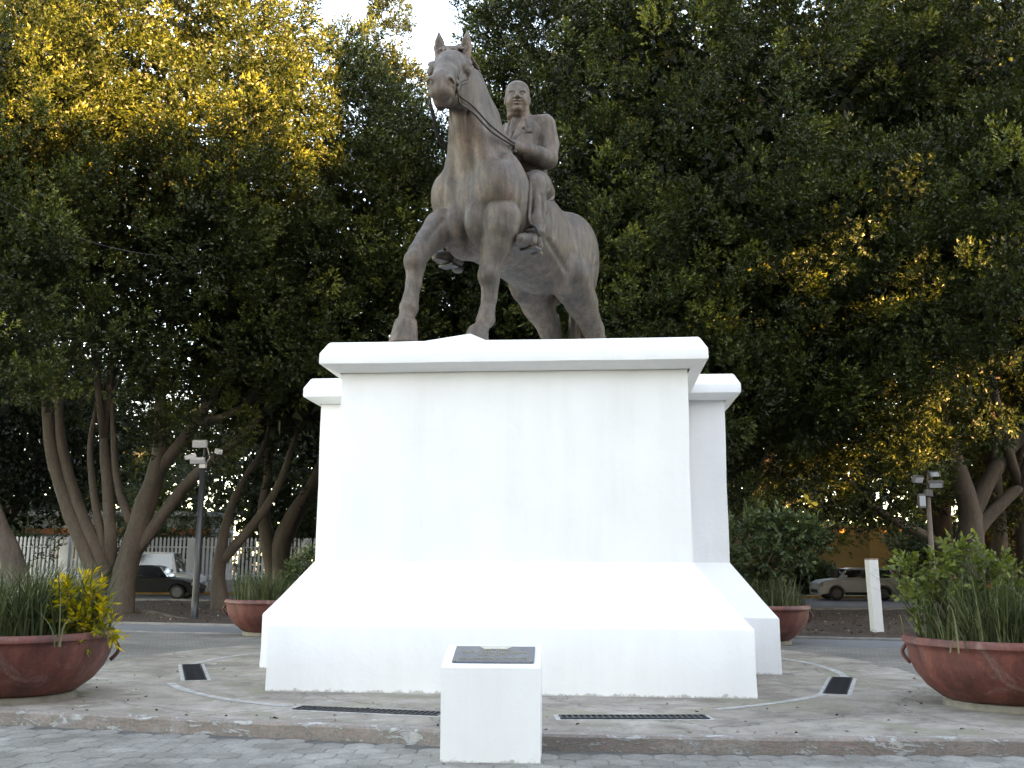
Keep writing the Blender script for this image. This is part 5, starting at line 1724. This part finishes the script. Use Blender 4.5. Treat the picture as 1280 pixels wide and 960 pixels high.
# ochre garden wall and low stone wall on the right
ow = empty('ochre_wall', (17.5, 56.5, 0.1), R(-1))
tag(ow, 'tall ochre yellow garden wall behind the small white car', 'wall')
M_OCHRE = simple_mat('ochre_render', (0.36, 0.205, 0.065), .9, 0, .18, .8, .1)
MB().box((0, 0, 1.75), (26, .3, 3.5)).build('render', M_OCHRE, ow)
MB().box((0, 0, 3.56), (26.1, .44, .12)).build('coping', M_OCHRE, ow)
for x in (-9, -3.2, 2.6, 8.4):
    MB().box((x, -.18, 1.74), (.42, .12, 3.46)).build('pilaster', M_OCHRE, ow)
sw = empty('stone_wall', (13.5, 52.6, 0.1), R(-1))
tag(sw, 'low pinkish stone wall along the far pavement on the right', 'wall')
M_STONE = simple_mat('pink_stone', (0.20, 0.13, 0.105), .9, 0, .35, 3, .5)
MB().box((0, .05, .55), (24, .28, 1.1)).build('mortar', simple_mat('grey_mortar', (.26, .24, .21), .95), sw)
q = random.Random(8)
x = -12.0
stone_me = []
for v in range(6):
    g = random.Random(60 + v)
    poly = []
    for i in range(8):
        a = 2 * math.pi * i / 8 + .2
        poly.append((math.cos(a) * (.46 + g.uniform(-.06, .05)), math.sin(a) * (.46 + g.uniform(-.06, .05))))
    me = MB().loft([[(px_, 0, pz) for px_, pz in poly], [(px_ * .96, -.05, pz * .96) for px_, pz in poly], [(px_ * .8, -.075, pz * .8) for px_, pz in poly]], caps=(False, True)).mesh('stone')
    me.materials.append(M_STONE); stone_me.append(me)
for row in range(3):
    x = -12.0 + row * .17
    while x < 12:
        w = q.uniform(.42, .66)
        o = bpy.data.objects.new('stone', q.choice(stone_me)); col.objects.link(o); o.parent = sw
        o.location = (x + w / 2, -.09, .20 + row * .37 + q.uniform(-.02, .02)); o.scale = (w, 1, .38)
        x += w
MB().box((0, .0, 1.15), (24.1, .42, .10), bev=.02).build('coping', M_STONE, sw)

# ------------------------------------------------------------------ cars: a lofted body with wheels, glass and lamps
def car_paint(name, c, rough=.25, metal=.3):
    m, n, l, b, out = mat_new(name)
    t = nz(n, l, 3, 4, .5)
    r = ramp(n, l, t.outputs[0], [(.3, tuple(x * .92 for x in c)), (.7, tuple(x * 1.06 for x in c))])
    l.new(r.outputs[0], b.inputs['Base Color'])
    b.inputs['Roughness'].default_value = rough; b.inputs['Metallic'].default_value = metal
    b.inputs['Coat Weight'].default_value = .25 if max(c) > .1 else 0.0
    b.inputs['Specular IOR Level'].default_value = .5 if max(c) > .1 else .18; b.inputs['Coat Roughness'].default_value = .06
    return m
def car(name, loc, rz_, label, paint, L, H, Wd, kind, lit=False, cladding=None):
    """x runs forwards; side profile lofted across the width"""
    root = empty(name, loc, rz_)
    tag(root, label, 'car', 'cars along the street')
    h = L / 2
    if kind == 'hatch':
        low = [(-h, .42), (-h + .02, .74), (-h + .10, .95), (h - .92, .96), (h - .34, .90), (h - .06, .76), (h, .48), (h - .03, .24), (-h + .05, .24)]
        top = [(-h + .12, .96), (-h + .30, H - .08), (-h + .55, H), (.22, H), (.52, H - .06), (h - .92, .97)]
    elif kind == 'van':
        low = [(-h, .4), (-h + .02, 1.02), (-h + .10, 1.10), (h - 1.2, 1.08), (h - .4, 1.02), (h - .05, .85), (h, .5), (h - .03, .3), (-h + .05, .3)]
        top = [(-h + .06, 1.1), (-h + .16, H - .1), (-h + .4, H), (.75, H), (1.0, H - .06), (h - 1.05, 1.08)]
    else:
        low = [(-h, .46), (-h + .03, .74), (-h + .25, .92), (-h + .95, .95), (h - 1.35, .93), (h - .5, .82), (h - .08, .66), (h, .46), (h - .04, .24), (-h + .06, .24)]
        top = [(-h + .55, .94), (-h + 1.35, H - .06), (-h + 1.75, H), (.30, H), (.62, H - .07), (h - 1.30, .93)]
    w = Wd / 2
    def arch(poly, xs):
        """cut wheel arches out of the sill line"""
        out_ = list(poly[:-1])
        zl = poly[-1][1]
        for cx in sorted(xs, reverse=True):
            for a in np.linspace(0, math.pi, 9):
                out_.append((cx + .37 * math.cos(a), max(zl, .32 + .37 * math.sin(a))))
        out_.append(poly[-1])
        return out_
    wx = (-h + .78, h - .80)
    lowp = arch(low, wx)
    body = MB()
    rings = [[(x, s * (w - ins), z if z > .5 else z) for x, z in lowp] for s, ins in ((-1, .10), (-1, .02), (-1, 0), (1, 0), (1, .02), (1, .10))]
    def sc(ring, f, cz=.6):
        return [(x * (1 - f * .5), y, cz + (z - cz) * (1 - f)) for x, y, z in ring]
    rings[0] = sc(rings[0], .06); rings[5] = sc(rings[5], .06)
    body.loft(rings)
    b = body.build('body', paint, root)
    auto_smooth(b, 35)
    cab = MB()
    cab.loft([[(x, s * (w - .10 - .16 * max(0, (z - .93) / (H - .93))), z - .004) for x, z in top] for s in (-1, 1)])
    auto_smooth(cab.build('cabin', paint, root), 30)
    # side windows with pillars, windscreen, rear window
    xs0, xs1 = top[1][0], top[4][0]
    for s in (-1, 1):
        yo = lambda z: s * (w - .10 - .16 * max(0, (z - .93) / (H - .93)) + .006)
        zb, zt = top[0][1] + .05, H - .10
        xr, xf = top[0][0] + .14, top[-1][0] - .16
        mid = (xr + xf) / 2 - .05
        for (a0, a1, b0, b1) in ((xr + .05, mid - .04, xs0 + .12, mid - .04), (mid + .04, xf - .05, mid + .04, xs1 - .02)):
            MB().raw([(a0, yo(zb), zb), (a1, yo(zb), zb), (b1, yo(zt), zt), (b0, yo(zt), zt)], [(0, 1, 2, 3)]).build('side_window', M_GLASS, root)
        MB().box((xf - .12, s * (w + .02), zb + .06), (.16, .16, .11), bev=.03).build('mirror', paint, root)
        MB().tube([(mid - .20, s * (w + .012), .80), (mid - .38, s * (w + .012), .80)], .014, 6).build('door_handle', M_RIM, root)
        MB().box((mid, s * (w + .001), .60), (.012, .008, .62)).build('door_seam', M_TYRE, root)
        if cladding:
            MB().box((0, s * (w - .02), .30), (wx[1] - wx[0] - .78, .06, .14), bev=.01).build('sill', cladding, root)
    (x4, z4), (x5, z5) = top[4], top[5]
    (x0, z0), (x1, z1) = top[0], top[1]
    for (xa, za, xb, zb_), nm in (((x5, z5, x4, z4), 'windscreen'), ((x0, z0, x1, z1), 'rear_window')):
        d = .008 if nm == 'windscreen' else -.008
        wa, wb = w - .18, w - .30
        MB().raw([(xa + d, -wa, za + .03), (xa + d, wa, za + .03), (xb + d, wb, zb_), (xb + d, -wb, zb_)], [(0, 1, 2, 3)]).build(nm, M_GLASS, root)
    for cx in wx:
        for s in (-1, 1):
            wl_ = empty('wheel', (cx, s * (w - .10), .32), 0, root)
            wl_.rotation_euler = (math.pi / 2, 0, 0)
            MB().lathe([(.20, -.09), (.30, -.10), (.32, -.07), (.32, .07), (.30, .10), (.20, .09)], 24).build('tyre', M_TYRE, wl_, True)
            rm = MB().lathe([(.20, -.095), (.21, .0), (.20, .095)], 20)
            for i in range(5):
                a = 2 * math.pi * i / 5
                rm.box((.11 * math.cos(a), .11 * math.sin(a), 0), (.20, .05, .205), Matrix.Rotation(a, 3, 'Z'))
            rm.build('rim', M_RIM, wl_)
    tl = None
    for s in (-1, 1):
        MB().box((h - .16, s * (w - .26), .68), (.26, .34, .15), Matrix.Rotation(-s * .35, 3, 'Z'), bev=.04).build('headlight', M_CHROME, root)
        if lit:
            m, n, l, bs, out = mat_new('lit_tail_lamp')
            bs.inputs['Base Color'].default_value = (.6, .02, .02, 1); bs.inputs['Emission Color'].default_value = (1, .05, .03, 1); bs.inputs['Emission Strength'].default_value = 6
        else:
            m = simple_mat('tail_lamp', (.30, .02, .02), .2, 0, .2, 5)
        MB().box((-h + .03, s * (w - .22), .78), (.08, .28, .16), bev=.02).build('tail_light', m, root)
    MB().box((h - .01, 0, .40), (.06, Wd * .62, .16), bev=.02).build('grille', M_TYRE, root)
    MB().box((-h - .01, 0, .55), (.02, .48, .14)).build('number_plate', M_LAMPGREY, root)
    return root
P_BLACK = car_paint('black_car_paint', (.006, .007, .008), .35, 0); P_WHITE = car_paint('silver_white_paint', (.36, .37, .385), .3, .1)
P_VAN = car_paint('white_van_paint', (.62, .625, .63), .35, 0); P_TEAL = car_paint('dark_teal_paint', (.010, .026, .030), .35, 0)
car('sedan', (-15.9, 44.6, .0), R(4), 'black sedan parked behind the left tree trunks', P_BLACK, 4.6, 1.46, 1.80, 'sedan')
car('van', (-17.2, 49.2, .0), R(2), 'white van parked behind the black sedan by the fence', P_VAN, 4.6, 2.06, 1.85, 'van')
pm = pix(1070, 748, Z=0)
car('hatchback', (pm.x, pm.y, 0), R(178), 'small silver-white hatchback on the street right of the pedestal', P_WHITE, 3.7, 1.46, 1.72, 'hatch', cladding=M_TYRE)
pt = pix(1212, 752, Z=0)
car('sedan', (pt.x - .3, pt.y + 1, 0), R(97), 'dark car with glowing red tail lights behind the lime shrub', P_TEAL, 4.4, 1.46, 1.78, 'sedan', lit=True)
pq = pix(925, 745, Z=0)
car('sedan', (pq.x + .2, pq.y, 0), R(176), 'dark teal sedan half hidden behind the right back planter', P_TEAL, 4.4, 1.44, 1.78, 'sedan')

# bushes along the far walls and between trunks
def bush(x, y, z, sx, sy, sz, n, seed, label, mat=M_FIG, L=.16):
    root = empty('bush', (x, y, z))
    tag(root, label, 'bush', 'bushes along the far side of the street')
    g = np.random.default_rng(seed)
    cs = [np.array((g.uniform(-.55, .55) * sx, g.uniform(-.5, .5) * sy, sz * g.uniform(.35, .75))) for _ in range(n)]
    V, T = make_boughs_small(cs, [min(sx, sz) * .45] * n, seed, 130, 8, L, L * .45)
    link_mesh('leaves', leaf_mesh('leaves', V, T, mat), None, root)
    mb = MB()
    for c in cs:
        mb.tube([(c[0] * .2, c[1] * .2, 0), tuple(c * .6), tuple(c)], [.03, .02, .01], 5)
    mb.build('stems', M_BARK, root)
BUSH = [(15.2, 51.6, .1, 1.5, .8, 1.9, 7, 'dark rounded bush right behind the small white hatchback'), (19.0, 57.8, .1, 1.6, 1.0, 4.6, 8, 'tall golden bush rising above the ochre wall'),
        (-12.5, 55.5, .1, 3.0, 1.4, 5.0, 9, 'tall bush behind the picket fence near its right end'), (-20, 56, .1, 3.0, 1.2, 4.6, 9, 'tall bush behind the picket fence above the van'),
        (-28, 56, .1, 3.5, 1.2, 4.8, 9, 'tall bush behind the left end of the picket fence'), (22, 52.5, .1, 3.0, 1.2, 4.2, 9, 'large dark bush right of the ochre wall'), (29, 50, .1, 3.5, 1.5, 5.0, 9, 'large dark bush at the right edge beyond the street'),
        (9.5, 55, .1, 2.4, 1.2, 4.2, 9, 'large dark bush behind the weeping fig')]
for i, (x, y, z, sx, sy, sz, n, lb) in enumerate(BUSH):
    bush(x, y, z, sx, sy, sz, n, 300 + i, lb, M_LIME if 'golden' in lb else M_FIG, .18)

# overhead cable on the left
cb = MB()
a, b_ = pix(-60, 215, Y=21), pix(250, 325, Y=24.6)
cb.tube([a.lerp(b_, t) + Vector((0, 0, -.55 * math.sin(math.pi * t))) for t in np.linspace(0, 1, 14)], .009, 6)
tag(cb.build('overhead_cable', M_POLE, None, True), 'thin black overhead cable sagging in front of the left trees', 'cable')

# roots and litter in the mulch
def root_tube(name_pts, label):
    mb = MB()
    limb(mb, name_pts, 8, 5, .05)
    tag(mb.build('surface_root', M_BARK, None, True), label, 'root', 'roots on the mulch')
p0 = pix(165, 768, Z=.08); p1 = pix(232, 776, Z=.08)
root_tube([(p0.x, p0.y, .12, .13), (p0.x + .7, p0.y - .4, .10, .09), (p1.x, p1.y, .08, .05), (p1.x + .5, p1.y - .1, .02, .03)], 'long root running right from the big left laurel')
g = np.random.default_rng(77)
n = 2600
x = g.uniform(-17, 17, n); o_ = g.random(n)
y = 21.7 - .255 * x + 1.6 + o_ * 11
pts = np.stack([x, y, np.full(n, .16) + .03 * g.random(n)], 1)
ax = unit(np.stack([g.normal(size=n), g.normal(size=n), g.normal(size=n) * .25], 1))
V = leaves_at(pts, ax, .06 + .05 * g.random(n), .03 + .02 * g.random(n), .2, g)
M_LITTER = leaf_material('dry_litter', (.05, .03, .018), (.07, .042, .025), (.11, .075, .045), (.22, .18, .13), .05)
tag(link_mesh('leaf_litter', leaf_mesh('leaf_litter', V, np.repeat(g.random(n), 4), M_LITTER)), 'dry fallen leaves scattered over the mulch', 'litter', kind='stuff')
n = 110
x = g.uniform(-6, 6, n); y = np.array([kerb_y(float(t)) for t in x]) + .25 + g.random(n) ** 2 * 4.5
pts = np.stack([x, y, np.full(n, PLAT + .006)], 1)
ax = unit(np.stack([g.normal(size=n), g.normal(size=n), g.random(n) * .15], 1))
V = leaves_at(pts, ax, .025 + .04 * g.random(n), .015 + .02 * g.random(n), .2, g)
tag(link_mesh('apron_litter', leaf_mesh('apron_litter', V, np.repeat(g.random(n), 4), M_LITTER)), 'few dry leaves and crumbs on the concrete apron', 'litter', kind='stuff')
